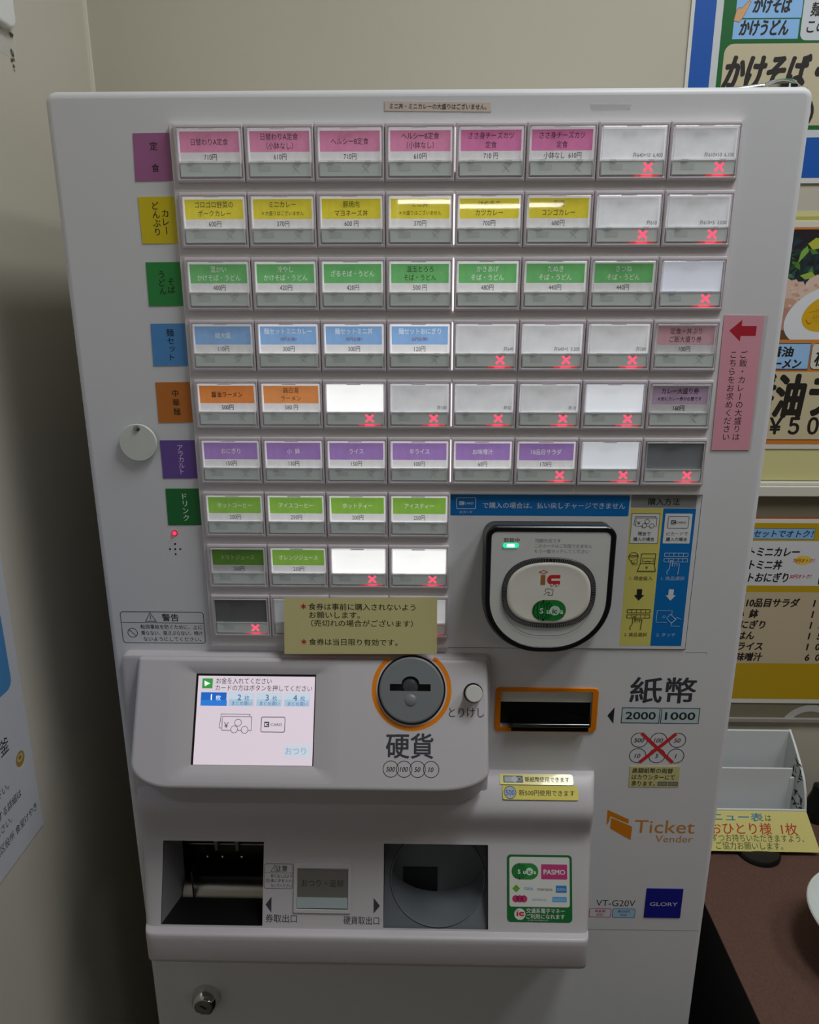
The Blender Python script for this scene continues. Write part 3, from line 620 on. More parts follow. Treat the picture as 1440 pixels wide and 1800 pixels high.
# maker's marks
b = MB(); lo_ = ink('#d9820a')
b.poly(P6, [(139.6, 965.2), (158.6, 955.6), (158.6, 951.2), (142.6, 958.6), (141.6, 952.6), (139.6, 949.4)], lo_, 1); b.poly(P6, [(143.4, 957.2), (162.0, 948.4), (161.8, 934.6), (143.0, 946.4)], lo_, 2)
b.text(P6, 'Ticket', 190, 949.4, 19.0, ink('#d08a3c'), 1, fit=52, bold=.002); b.text(P6, 'Vender', 199.2, 936.6, 10.2, ink('#c98a48'), 1, fit=32.5); b.build('ticket_emblem', VM)
b = MB(); b.text(P6, 'VT-G20V', 154, 867.2, 9.6, ink('#3a3a3c'), 1, fit=35)
pk_, bl_ = ink('#c0587e'), ink('#3f8fd0')
b.outline(P6, 131.2, 851.2, 150.4, 860.6, .6, pk_, 1, r=1.4); b.text(P6, '新紙幣', 140.8, 857.8, 3.2, pk_, 1, bold=.012); b.text(P6, '対応', 140.8, 853.9, 3.2, pk_, 1, bold=.008)
b.rect(P6, 152, 851.2, 172, 860.8, ink('#b4d0e4'), 1, r=1.4); b.outline(P6, 152, 851.2, 172, 860.8, .6, bl_, 2, r=1.4); b.text(P6, '新500円', 162, 857.9, 3.2, bl_, 2, bold=.016); b.text(P6, '対応', 162, 853.9, 3.2, bl_, 2, bold=.012); b.build('model_lettering', VM)
b = MB(); b.prism(P6, rrect(180.2, 851.8, 212.6, 883.6), 0, .5, mat('blue_plate', '#1c1e8e', .4)); b.text(P6, 'GLORY', 196.6, 867.2, 5.6, ink('#c6cae2'), 10, fit=24.5, bold=.018); lab(b.build('maker_plate', VM), 'dark blue square plate')
# lock
b = MB(); lk = Frame((-224.2, 6, 751.5), (1, 0, 0), (0, 0, 1))
b.lathe(lk, [(13.6, 0), (13.6, 2.5), (12.8, 7), (11, 11), (9.6, 12.4), (8.2, 12.6), (8.0, 11.6)], CHROME, seg=48, caps=False); b.lathe(lk, [(8.0, 10), (8.0, 12.2), (.01, 12.3)], mat('lock_core', '#8b8a84', .3, metal=1.0), seg=40)
b.poly(lk, [(-3.3, 1.4), (-2.2, 2.6), (3.4, -1.2), (2.2, -2.6)], BLACK, 12.5 / .06); b.build('key_lock', VM, smooth=35)
# bracket on the roof
b = MB(); b.box(150, 238, 25, 60, ZT - 1, ZT + 3, STEEL); b.lathe(Frame((226, 42, ZT + 3), (1, 0, 0), (0, 1, 0)), [(13, 0), (13, 4), (10, 7.5), (6, 8.5), (.01, 8.8)], CHROME, seg=32); b.tube([(165, 40, ZT + 3), (200, 42, ZT + 6), (226, 42, ZT + 9)], 2.5, STEEL); b.build('roof_bracket', VM, smooth=40)

# ---- dispensing unit below: one moulded profile swept across
du = empty('dispensing_unit', (-70, 0, 920), VM)
prof = [(6, 1003.6), (3, 1002.9), (0, 1001.3), (-4, 998.5), (-8, 995), (-12, 990.5), (-15.5, 985.5), (-17.5, 981), (-18, 977), (-17.6, 972), (-16, 966), (-14.2, 959.5), (-13, 952)]
def trow(v): p = TRAY(0, v); return (p.y, p.z)
prof += [trow(-5.5), trow(-20), trow(-40), trow(-60), trow(-74.3), trow(-76)]
i_top, i_bot = 13, 17
prof += [(-40.2, 878.6), (-44.4, 878.2), (-45.8, 877.6), (-46.5, 876), (-46.7, 872), (-46.4, 852), (-45.2, 847.6), (-42, 844.6), (-36, 843), (-10, 842), (6, 842)]
xs = [-264, -263.2, -261.5, -258.5, -254, -240.5, -154.4, -120, -52.3, 35.7, 70, 112, 117.5, 121, 123.2, 124.4, 125]
def xedge(i, y):
    x = xs[i]; out_ = max(0, -y)
    if i < 5: return x + out_ * .24
    if i > 10: return x - out_ * .13
    return x
def yround(i, y):
    k = {0: 1.0, 1: .55, 2: .24, 3: .06, 16: 1.0, 15: .55, 14: .24, 13: .06}.get(i, 0); return y + k * min(5, max(0, 6 - y) * .3)
b = MB(); n = len(xs); vs = []
for (y, z) in prof:
    for i in range(n): vs.append((xedge(i, y), yround(i, y), z))
fs = []
for j in range(len(prof) - 1):
    for i in range(n - 1):
        if i_top <= j < i_bot and i in (5, 8): continue
        fs.append((j * n + i, (j + 1) * n + i, (j + 1) * n + i + 1, j * n + i + 1))
# side cheeks
m0 = len(vs)
for (y, z) in prof: vs.append((xs[0] - .2, 6.5, z)); vs.append((xs[-1] + .2, 6.5, z))
for j in range(len(prof) - 1):
    fs.append((m0 + 2 * j, m0 + 2 * j + 2, (j + 1) * n, j * n)); fs.append((j * n + n - 1, (j + 1) * n + n - 1, m0 + 2 * j + 3, m0 + 2 * j + 1))
b.add(vs, fs, PLASTIC); b.build('tray_housing', du, smooth=50)
# ticket tray
tt = empty('ticket_tray', TRAY(-197, -40, -25), du)
dim = mat('tray_black', '#161617', .3)
b = MB(); tb = ccw(rrect(-240.5, -74.3, -154.4, -5.5))
L0 = [TRAY(x, v, 0) for x, v in tb]; L1 = [Vector((p.x + (4 if p.x < -200 else -8), 48, p.z - 12 + (0 if p.z > 900 else 14))) for p in L0]
b.loft([L0[::-1], L1[::-1]], dim); b.add(L1, [(0, 1, 2, 3)], dim)
pl_ = [TRAY(-240.2, -6, -.5), TRAY(-240.2, -74, -.5), Vector((-230, -4, 866)), Vector((-234, 10, 932))]; b.add(pl_, [(0, 1, 2, 3)], mat('tray_cheek', '#7e7c80', .45)); b.build('tray_well', tt)
b = MB()
cyl = [Vector((x, 2 - 12 * math.sin(a), 878 + 12 * math.cos(a))) for x in (-231, -160) for a in [math.radians(k) for k in range(-60, 181, 15)]]
h = len(cyl) // 2; b.add(cyl, [(i, i + 1, h + i + 1, h + i) for i in range(h - 1)], STEEL); b.box(-221, -219.6, -12, 10, 868, 910, dim); b.build('ticket_chute', tt, smooth=60)
b = MB(); b.box(-232, -158, 22, 30, 886, 924, mat('gate_steel', '#4c4a48', .3, metal=1.0)); b.tube([(-234, 20, 917), (-158, 20, 917)], 1.6, STEEL); b.tube([(-234, 20, 912.5), (-158, 20, 912.5)], .8, STEEL); b.build('ticket_gate', tt, smooth=50)
for x in (-214, -203, -185): 
    b = MB(); b.lathe(front(22), [(1.8, 0), (1.6, 1.2), (.01, 1.9)], CHROME, x + (0 if x > -210 else -3), 897, 16); b.build('screw', tt, smooth=40)
for x in (-206, -187):
    b = MB(); b.box(x - 1.8, x + 1.8, 15, 20, 909, 919.5, STEEL); b.build('clip', tt, bevel=.6)
# coin tray
CUPM = mat('cup_grey_plastic', '#64696d', .36)
ct = empty('coin_tray', TRAY(-8, -40, -20), du)
b = MB(); cb = ccw(rrect(-52.3, -74.3, 35.7, -5.5))
# sloped plate with a round cup opening, set behind the panel opening
CP = Frame((0, -36, 878), (1, 0, 0), (0, .62, .785)); cup = ell(-6.4, 38.5, 40.0, 37, 56)
b.fill(CP, rrect(-52.6, -4, 36.0, 88), [cup], 0, CUPM); cup = ccw(cup)
b.loft([[CP(x, v, .6) for x, v in inset(cup, -1.1)], [CP(x, v, 1.0) for x, v in inset(cup, -.5)], [CP(x, v, .7) for x, v in cup], [Vector((CP(x, v).x, 6, max(871.5, CP(x, v).z - 2))) for x, v in inset(cup, .5)]], CUPM, cap1=True)
for xx in (-52.3, 35.7): b.add([TRAY(xx, -5.5), TRAY(xx, -74.3), Vector((xx, 46, 850)), Vector((xx, 46, 945))], [(0, 1, 2, 3)], mat('tray_dark', '#3a3b3d', .45))
b.add([TRAY(-52.3, -5.5), TRAY(35.7, -5.5), Vector((35.7, 46, 945)), Vector((-52.3, 46, 945))], [(0, 1, 2, 3)], dim); b.build('coin_cup', ct, smooth=40)
b = MB(); b.box(-36.8, -6.2, 5.2, 6.6, 875.5, 903, BLACK); b.box(-36.4, -6.6, 4.6, 6.2, 873.6, 875.2, mat('hatch_sill', '#d2d2d0', .35)); lab(b.build('coin_hatch', ct), 'black coin hatch')
# change button and lettering on the tray panel
cbn = empty('change_button', TRAY(-104, -42), du)
b = MB(); o = ccw(rrect(-128.3, -62.8, -79.6, -22.2, 1, 2)); hh = ccw(rrect(-125.4, -59.4, -82.3, -26.3, .6, 2))
b.loft([[TRAY(x, v, 0) for x, v in o], [TRAY(x, v, 1.2) for x, v in o], [TRAY(x, v, 1.6) for x, v in inset(o, .4)], [TRAY(x, v, 1.6) for x, v in inset(hh, -.4)], [TRAY(x, v, 1.2) for x, v in hh], [TRAY(x, v, .1) for x, v in hh]], PLASTIC); b.build('button_frame', cbn, smooth=35)
b = MB(); b.fbox(TRAY, -124.6, -83.0, -50, -27.6, .1, 1.0, mat('change_window', '#6e6c66', .4)); b.fbox(TRAY, -125.2, -82.6, -58.4, -50, .1, 2.0, mat('change_strip', '#aebabd', .4)); b.fbox(TRAY, -125.4, -82.3, -60, -58.5, .1, .6, GROOVE)
b.text(TRAY, 'おつり・返却', -104, -38.4, 6.6, ink('#2c2c2c'), 1.1 / .06, fit=35); b.build('button_face', cbn)
b = MB(); warnsign(b, TRAY, -153.6, -43.6, -129.2, -23.5, -30.9, '注意', ['取り出し口より', '奥に手を入れ', 'ないでください'], 5.2, 3.1, .35, ink('#3c3b40'))
b.build('caution_label', du)
for pts in ([(-152, -56.9), (-147, -63.4), (-147, -50.3)], [(-55.2, -56.4), (-60.6, -62.9), (-60.6, -50.0)]): b = MB(); b.poly(TRAY, pts, CI, 1); b.build('arrow_mark', du)
b = MB()
b.text(TRAY, '券取出口', -138.5, -68.0, 7.2, CI, 1, fit=26.5, bold=.006); b.build('ticket_lettering', du); b = MB(); b.text(TRAY, '硬貨取出口', -70.8, -68.6, 7.2, CI, 1, fit=30, bold=.006); b.build('coin_lettering', du)

# ------------------------------------------------------------------ papers and stickers put on the machine later
def card(F, pts, m, th=.35): b = MB(); b.prism(F, pts, 0, th, m); return b
T6 = Frame(P6(0, 0, .08), P6.u, P6.v); LT = .42 / .06
TABS = [('#a86496', [(-216.8, 1495.3), (-190, 1495.5), (-190, 1465.8), (-218, 1465.7)], '定 食', '#2a1a28', 'mauve category tag beside the pink top button row'),
 ('#e0c800', [(-217.4, 1455.6), (-190, 1455.8), (-190, 1425.4), (-217.2, 1425.4)], 'カレー|どんぶり', '#332e10', 'yellow category tag beside the yellow button row'),
 ('#1f8f3c', [(-216.3, 1413), (-190, 1413.2), (-190, 1383.4), (-216.7, 1383.3)], 'そば|うどん', '#10281a', 'mid green category tag with dark letters beside the noodle buttons'),
 ('#4f93d2', [(-216.9, 1371.1), (-190, 1371.3), (-190, 1341.3), (-217.6, 1341.3)], '麺セット', '#1c2c40', 'blue category tag beside the blue button row'),
 ('#c9741f', [(-217.4, 1329.4), (-190, 1329.6), (-190, 1299.8), (-217.8, 1299.6)], '中華麺', '#402206', 'orange category tag beside the ramen buttons'),
 ('#6b4a9e', [(-218.2, 1286.2), (-190, 1286.4), (-190, 1257), (-218.4, 1256.9)], 'アラカルト', '#d8ccec', 'violet category tag with pale letters beside the side dish buttons'),
 ('#04702c', [(-217.5, 1248.8), (-190, 1249), (-190, 1219.8), (-217.9, 1219.7)], 'ドリンク', '#dcecd8', 'dark green category tag with pale letters, lowest of the tags')]
for h, pts, t, tc, label in TABS:
    b = card(T6, pts, mat('laminated_tag', h, .3, coat=.2), .3); ti = ink(tc); zc = (pts[0][1] + pts[2][1]) / 2
    cols = t.split('|'); LT2 = .34 / .06
    if len(cols) == 1:
        n = len(t); st = 23.0 / n if n > 3 else 6.8; b.vtext(T6, t, -203.4, zc + st * (n - 1) / 2, min(5.6, st * 1.08), st, ti, LT2, bold=.014)
    else:
        for k, cl in enumerate(cols):
            n = len(cl); st = 5.6; b.vtext(T6, cl, -199.4 - k * 6.4, zc + st * (n - 1) / 2 - (k == 0) * 2 + 1, 5.6, st, ti, LT2, bold=.014)
    tag(b.build('category_tag'), label, 'tag', 'category tags left of the buttons')
b = card(T6, [(-47, 1508), (23.8, 1507), (23.2, 1512.6), (-47, 1513.6)], mat('label_paper', '#d8c8bc', .6), .25); b.text(T6, 'ミニ丼・ミニカレーの大盛りはございません。', -11.5, 1510.3, 3.7, ink('#2c2624'), .3 / .06, fit=64, bold=.01, rot=-.75)
tag(b.build('paper_strip'), 'narrow beige paper strip stuck above the top button row', 'label')
b = card(T6, [(88.6, 1511.5), (115.6, 1511), (114.6, 1507.4), (113, 1508.2), (91, 1507.6), (89.8, 1508.6)], FILM, .2); tag(b.build('adhesive_tape'), 'leftover strip of clear tape near the top of the machine', 'tape')
# pink sign
b = MB(); b.prism(T6, [(190.6, 1278.4), (222.4, 1278.5), (222.7, 1376.8), (190.4, 1377.4)], 0, .25, FILM); b.prism(T6, [(193.2, 1280.2), (221.0, 1280.3), (219.6, 1376.3), (191.6, 1376.7)], .26, .5, mat('pink_paper', '#e8a3b4', .4))
b.poly(T6, [(196.3, 1366.2), (204.6, 1373.6), (204.6, 1369.4), (215.2, 1369.4), (215.2, 1362.6), (204.6, 1362.6), (204.6, 1358.8)], ink('#b81830'), .55 / .06)
b.vtext(T6, 'ご飯・カレーの大盛りは', 208.6, 1349.6, 5.8, 5.95, ink('#3a2830'), .55 / .06, dx=.16); b.vtext(T6, 'こちらをお求めください', 201.2, 1349.6, 5.8, 5.95, ink('#3a2830'), .55 / .06, dx=.16)
tag(b.build('pink_sign'), 'tall pink paper sign with a red arrow pointing at the buttons', 'sign')
# yellow notice taped over the lowest buttons
NF = Frame((0, -1.3, 1163), (1, 0, 0), (0, .17, .985))
b = MB(); b.prism(NF, [(-129.6, -45.6), (-9.0, -44.6), (-9.0, .9), (-129.4, -.6)], .0, .3, mat('yellow_paper', '#cfc68c', .4, coat=.15))
tk = ink('#2b2a1c'); LN = .36 / .06
for i, (x, t, wd) in enumerate([(-110, '食券は事前に購入されないよう', 84), (-109.6, 'お願いします。', 40), (-108, '（売切れの場合がございます）', 80), (-109.6, '', 0), (-110, '食券は当日限り有効です。', 70)]):
    z = -7.2 - i * 6.6 - (i == 4) * 2
    if t: b.text(NF, t, x, z, 5.8, tk, LN, al='l', fit=wd, bold=.008)
    if i in (0, 4):
        for a in (0, 60, 120): b.line(NF, [(-114 - 1.9 * math.cos(math.radians(a + 90)), z - 1.9 * math.sin(math.radians(a + 90))), (-114 + 1.9 * math.cos(math.radians(a + 90)), z + 1.9 * math.sin(math.radians(a + 90)))], .8, RED, LN)
tag(b.build('yellow_notice'), 'wide yellow paper notice taped over the lowest buttons above the coin slot', 'notice')
# exchange note
b = card(T6, [(155.8, 988.8), (198, 989), (197, 1009.2), (155, 1008.8)], mat('note_paper', '#d3cb8c', .5), .25)
for i, t in enumerate(('高額紙幣の両替', 'はカウンターにて', '承ります。')): b.text(T6, t, 157.6, 1004.8 - i * 6.3, 5.4, ink('#24241c'), .3 / .06, al='l', fit=(34, 36, 20)[i], bold=.012)
for k in (180, 189): b.rect(T6, k, 990.6, k + 7.6, 994, ink('#8c8c84'), .3 / .06); b.outline(T6, k, 990.6, k + 7.6, 994, .5, ink('#55554c'), .36 / .06)
tag(b.build('exchange_note'), 'small yellow note under the crossed-out coin symbols', 'note')
# stickers on the sloping shoulder
SHF = Frame((0, -1.7, 1000.3), (1, 0, 0), (0, .854, .52)); YS = mat('yellow_sticker', '#e6d86c', .25, coat=.4)
b = card(SHF, rrect(45.2, -4.8, 106.4, 4.4, (2, 2, .4, 1)), YS, .25); b.rect(SHF, 48, -3.2, 64.4, 2.8, ink('#5f686c'), .3 / .06); b.rect(SHF, 49, -2.4, 58, 2.0, ink('#aeb9bd'), .36 / .06); b.disc(SHF, 57.4, -.2, 2.6, ink('#c2ccd0'), .4 / .06); b.ring(SHF, 61.5, -.2, 1.6, .4, ink('#c2ccd0'), .4 / .06)
b.text(SHF, '新紙幣使用できます', 84.6, -.3, 4.8, ink('#26261c'), .3 / .06, fit=37, bold=.014); tag(b.build('banknote_sticker'), 'yellow sticker with a banknote picture, upper of the pair on the shoulder', 'sticker')
SH2 = Frame((0, -9.9, 993.6), (1, 0, 0), (0, .70, .714))
b = card(SH2, rrect(46.8, -5.9, 109.4, 5.3, (1.5, .6, .4, 1.5)), YS, .25); b.disc(SH2, 53, -.3, 4.9, ink('#aab7c6'), .3 / .06); b.ring(SH2, 53, -.3, 4.9, .5, ink('#4a4a34'), .36 / .06); b.text(SH2, '500', 53, -.3, 6.0, ink('#4468a0'), .4 / .06, bold=.01, sx=.85)
b.text(SH2, '新500円使用できます', 83.4, -.5, 5.0, ink('#26261c'), .3 / .06, fit=46, bold=.008); tag(b.build('coin_sticker'), 'yellow sticker with 500 in a circle, lower of the pair on the shoulder', 'sticker')
# payment sticker
TS = Frame(TRAY(0, 0, .1), TRAY.u, TRAY.v); GS = mat('green_sticker', '#0f6a2e', .35)
b = card(TS, rrect(51.6, -67.5, 106.0, -12.9, 3.2), GS, .25); q = .31 / .06; wst = ink('#d8dad4', .3)
b.rect(TS, 53.6, -55.2, 104, -14.6, wst, q, r=2); wmelon(b, TS, 66.6, -26.4, 22.6, 13.4, q + 1)
b.rect(TS, 80.2, -32.6, 102, -20.4, ink('#c03a78', .3), q + 1, r=.6); b.text(TS, 'PASMO', 91.2, -26.5, 5.6, wst, q + 2, fit=17.8, bold=.03)
b.poly(TS, [(56, -40.4), (59.2, -37.2), (62.4, -40.4), (59.2, -43.6)], ink('#5fa020'), q + 1); b.text(TS, '★', 59.2, -40.4, 2.4, ink('#88c040'), q + 2)
b.text(TS, 'TOICA', 69.4, -40.4, 3.0, ink('#4a90d0'), q + 1, fit=7.6, bold=.02); b.text(TS, 'manaca', 83.2, -40.4, 3.8, ink('#555558'), q + 1, fit=12.6); b.rect(TS, 92.4, -43.4, 101.4, -37.6, ink('#2a80c4'), q + 1); b.text(TS, 'ICOCA', 97, -40.6, 2.6, wst, q + 2, fit=7, bold=.01)
for k in (0, 3.4, 6.8): b.disc(TS, 58.8 + k, -48.8, 2.9, ink('#b83264'), q + 1)
b.text(TS, 'nimoca', 78.6, -48.9, 3.6, ink('#6aa0c8'), q + 1, fit=11.6); b.rect(TS, 89.4, -51, 101.4, -46.8, ink('#5c9fd6'), q + 1); b.text(TS, 'SUGOCA', 95.4, -48.9, 2.6, ink('#b8d8f0'), q + 2, fit=10)
b.disc(TS, 62.2, -61.2, 4.7, wst, q); iclogo(b, TS, 62.6, -61.0, .44, RED, ink('#c8242c'), wst, q + 1)
b.text(TS, '交通系電子マネー', 83.6, -58.3, 4.2, wst, q, fit=32, bold=.014); b.text(TS, 'ご利用になれます', 83.6, -62.9, 4.2, wst, q, fit=32, bold=.014); b.text(TS, '一部ご利用になれない場合があります', 77, -66.0, 1.1, wst, q, fit=18)
tag(b.build('payment_sticker'), 'green and white card payment sticker on the lower right of the tray panel', 'sticker')

# ------------------------------------------------------------------ posters on the back wall
PB = lambda d=0.0: front(YB - 2.0 - d)
WHT, K = ink('#cfd2d4', .5), ink('#201c16', .5)
F = PB(); b = MB(); b.prism(F, rrect(239.5, 1503, 700, 2080), -1.6, 0, ink('#d9d9d2', .5)); b.rect(F, 243, 1508, 697, 2075, ink('#0a55b0', .45), 1); b.rect(F, 263.6, 1546, 676, 2055, WHT, 2); b.rect(F, 270.6, 1553, 670, 2049, ink('#0c6428', .45), 3)
b.rect(F, 275.6, 1557, 665, 1630.5, ink('#cabf9f', .5), 4, r=9)
b.text(F, 'かけそば・', 326, 1605.5, 33, K, 5, fit=94, bold=.042, shear=.18); b.text(F, 'うどん', 440, 1605.5, 31, K, 5, bold=.03, shear=.18); b.text(F, '（麺）', 350, 1569, 26, K, 5, bold=.02)
b.rect(F, 283, 1652.6, 347, 1720, ink('#8fc0f2', .45), 4); b.rect(F, 282, 1634.4, 346, 1651.4, ink('#8fc0f2', .45), 4)
b.text(F, 'かけそば', 318, 1663.6, 15, K, 5, fit=36, bold=.035, shear=.15); b.text(F, 'かけうどん', 312.5, 1644.2, 15, K, 5, fit=47, bold=.035, shear=.15)
b.rect(F, 348, 1633, 480, 1720, ink('#cfd4da', .5), 4, r=6)
b.text(F, '麺も冷たいです', 356, 1659.6, 13, K, 5, al='l', bold=.02, shear=.12, sx=.8); b.text(F, 'このメニューで', 354, 1645, 13, K, 5, al='l', bold=.02, shear=.12, sx=.8)
sk = ink('#d8a878'); b.poly(F, [(281.6, 1650.4), (283.6, 1660), (285.4, 1661.4), (288.6, 1661.2), (294.8, 1667.6), (296.8, 1666.4), (292.6, 1657.4), (290, 1652.6), (286.8, 1649)], sk, 6); b.line(F, [(281.6, 1650.4), (283.6, 1660), (285.4, 1661.4), (288.6, 1661.2), (294.8, 1667.6), (296.8, 1666.4), (292.6, 1657.4), (290, 1652.6), (286.8, 1649)], .4, ink('#8a6038'), 7, True)
tag(b.build('menu_poster'), 'blue bordered noodle menu poster at the top right behind the machine', 'poster')

# pale green backing board with the ramen poster on it
b = MB(); F1 = front(YB - .6); b.prism(F1, rrect(232, 1187.6, 620, 1476), -.5, .2, ink('#d8d192', .6)); b.rect(F1, 232, 1467.6, 620, 1471, ink('#b8b060', .6), 4); tag(b.build('backing_board'), 'pale yellow green board behind the ramen poster', 'board')
b = MB(); b.prism(F, rrect(300, 1224.2, 610, 1466), -1.2, 0, ink('#d8d6cc', .5)); b.rect(F, 304, 1229.4, 606, 1460.4, ink('#cf7c2c', .5), 1)
b.rect(F, 306, 1344.6, 604, 1458.2, ink('#231c22', .4), 2)
random.seed(11)
for i in range(95):
    x, z = random.uniform(366, 430), random.uniform(1400, 1448); col = random.choice(['#24481f', '#335f2a', '#1a302c', '#22404c', '#4f7a34', '#1d3424', '#26324a', '#2a4a5a'])
    a = random.uniform(0, 3.14); L_ = random.uniform(4, 11); wd = random.uniform(1.2, 3.2); c, s_ = math.cos(a), math.sin(a)
    b.poly(F, [(x + L_ * t * c - wd * u * s_, z + L_ * t * s_ + wd * u * c) for t, u in ((-1, 0), (-.4, .8), (.3, 1), (1, 0), (.3, -.7), (-.5, -1))], ink(col, .4), 3 + i * .025)
b.poly(F, [(384, 1444), (392, 1450), (404, 1447), (399, 1440), (390, 1438)], ink('#b4b83a', .4), 6); b.poly(F, [(376, 1424), (386, 1436), (384, 1442), (378, 1436)], ink('#7fae42', .4), 6); b.poly(F, [(380, 1412), (392, 1416), (398, 1410), (386, 1408)], ink('#98b04a', .4), 6)
def blob(x, z, rx, rz, col, L, sd, j=.16):
    rr = random.Random(sd); b.poly(F, [(x + rx * (1 + rr.uniform(-j, j)) * math.cos(t * .2618), z + rz * (1 + rr.uniform(-j, j)) * math.sin(t * .2618)) for t in range(24)], ink(col, .4), L)
blob(372, 1396, 17, 13, '#d8b8a4', 7, 1); blob(406, 1394, 26, 17, '#d9bfae', 7.3, 2); blob(420, 1402, 24, 10, '#cfa898', 7.1, 9); blob(412, 1380, 13, 5, '#5a3428', 7.6, 3); blob(392, 1377, 16, 5, '#4a2c20', 7.2, 8); blob(368, 1370, 13, 14, '#b88678', 7.7, 4); blob(372, 1384, 8, 5, '#c79a84', 7.8, 5); blob(388, 1362, 14, 9, '#5e3a28', 7.4, 6); blob(376, 1350, 22, 9, '#6a4a2c', 6.9, 7)
for i in range(40):
    x, z = random.uniform(372, 432), random.uniform(1380, 1408); blob(x, z, random.uniform(1, 3.6), random.uniform(.7, 2), random.choice(['#e4cdbd', '#cba793', '#dcc0ae', '#c59a88']), 8 + i * .02, 50 + i, .3)
for i in range(22):
    x = 384 + i * 2.3; z = 1379 + 3.2 * math.sin(i * .9) + (x - 384) * .12; blob(x, z, random.uniform(1.4, 3.4), random.uniform(1, 2.4), random.choice(['#4a281c', '#6a4030', '#38201a']), 8.9 + i * .004, 120 + i, .3)
e_ = math.radians(22)
def egg(rx, rz, cx, cz): return [(cx + rx * math.cos(t) * math.cos(e_) - rz * math.sin(t) * math.sin(e_), cz + rx * math.cos(t) * math.sin(e_) + rz * math.sin(t) * math.cos(e_)) for t in [2 * math.pi * i / 40 for i in range(40)]]
b.poly(F, egg(44, 29, 412, 1371), ink('#dfe1e4', .35), 9); b.poly(F, egg(29, 18.5, 416, 1374), ink('#d8a818', .4), 10); b.poly(F, egg(20, 11, 418, 1375), ink('#cfa014', .4), 11)
b.line(F, [(393, 1366), (396, 1362), (399, 1363)], .7, ink('#7a4a10'), 12); b.line(F, [(396, 1374), (408, 1377), (420, 1376)], .6, ink('#a87808'), 12); b.line(F, [(400, 1368), (412, 1372), (424, 1370)], .6, ink('#a87808'), 12)
b.rect(F, 306, 1340.6, 604, 1345.4, ink('#d08434', .5), 13); b.rect(F, 330, 1313.8, 402.4, 1341.4, ink('#9cc4ec', .45), 13); b.outline(F, 330, 1313.8, 402.4, 1341.4, .7, ink('#3c6c9c'), 14)
b.text(F, '醤油', 371.5, 1332.4, 11.5, K, 14, fit=25, bold=.04, shear=.12); b.text(F, 'ラーメン', 374, 1319.6, 11.5, K, 14, fit=40, bold=.04, shear=.12)
b.rect(F, 404.5, 1313.8, 560, 1341.4, ink('#d6d2c6', .5), 13, r=5); b.text(F, '極旨の一杯', 409, 1326, 20, K, 14, al='l', bold=.02, shear=.12)
b.rect(F, 306, 1235.4, 604, 1310.8, ink('#cdbf9c', .5), 13); b.text(F, '醤油ラーメン', 438, 1284, 50, K, 14, fit=200, bold=.038, shear=.08); b.text(F, '￥５００', 369, 1251, 25, K, 14, al='l', bold=.03, sx=.84)
tag(b.build('ramen_poster'), 'orange bordered ramen poster with a halved egg at the middle right', 'poster')
# taupe board and the side dish list
b = MB(); b.prism(F1, rrect(240, 879, 640, 1169.5), -.5, .2, ink('#7c7560', .6)); b.rect(F1, 240, 1140, 640, 1143.6, ink('#9a5a34', .6), 4)
for cx in (470, 590): b.ring(F1, cx, 858, 34, 9, ink('#b8b8b4', .4), 5, 15, 165)
tag(b.build('brown_board'), 'taupe board with silver arcs behind the side dish list', 'board')
b = MB(); b.prism(F, rrect(340, 899.5, 640, 1140.5), -1.2, 0, ink('#dcdad0', .5)); b.rect(F, 343, 905.4, 637, 1136, ink('#bb9a0c', .5), 1)
b.rect(F, 352, 1116.6, 438.6, 1129.2, ink('#8ab8e4', .45), 2); b.outline(F, 352, 1116.6, 438.6, 1129.2, .5, ink('#3a6a94'), 3); b.text(F, '麺とセットでオトク！', 393, 1123, 9.5, ink('#1c2e5c'), 3, fit=88, bold=.02, shear=.2)
b.rect(F, 346, 1057.6, 634, 1114, ink('#d5d6da', .5), 2)
for i, (t, x1_) in enumerate((('麺セットミニカレー', 424.5), ('麺セットミニ丼', 406), ('麺セットおにぎり', 415.5))): b.text(F, t[3:], x1_, 1100.4 - i * 16.2, 13, K, 3, al='r', bold=.028, shear=.12, sx=.8); b.text(F, '麺セット', x1_ - (58, 37, 48)[i], 1098.6 - i * 16.2, 8, K, 3, al='r', bold=.03)
b.disc(F, 430, 1090, 10, ink('#e0c848'), 3, 6); b.text(F, '70円オトク！', 431, 1089.6, 6, RED, 4, fit=25, bold=.02, shear=.2); b.text(F, '30円オトク！', 430, 1069.6, 6, RED, 4, fit=25, bold=.02, shear=.2)
for i in range(3): b.text(F, ('300円', '300円', '120円')[i], 452, 1096 - i * 16, 12, K, 3, al='l', bold=.014)
b.rect(F, 346, 954.6, 634, 1049.4, ink('#c2b294', .5), 2)
for i, (t, x1_, pr) in enumerate((('10品目サラダ', 433, '170'), ('小  鉢', 386, '130'), ('おにぎり', 396, '150'), ('ごはん', 385, '150'), ('半ライス', 397, '100'), ('お味噌汁', 398, ' 60'))):
    z = 1035.5 - i * 14.4; b.text(F, t, x1_, z, 12, K, 3, al='r', bold=.035, shear=.14, sx=.9); b.text(F, '  '.join(pr), 451, z, 12, K, 3, al='l', bold=.035, shear=.1)
tag(b.build('side_dish_poster'), 'yellow bordered side dish price list at the lower right above the table', 'poster')

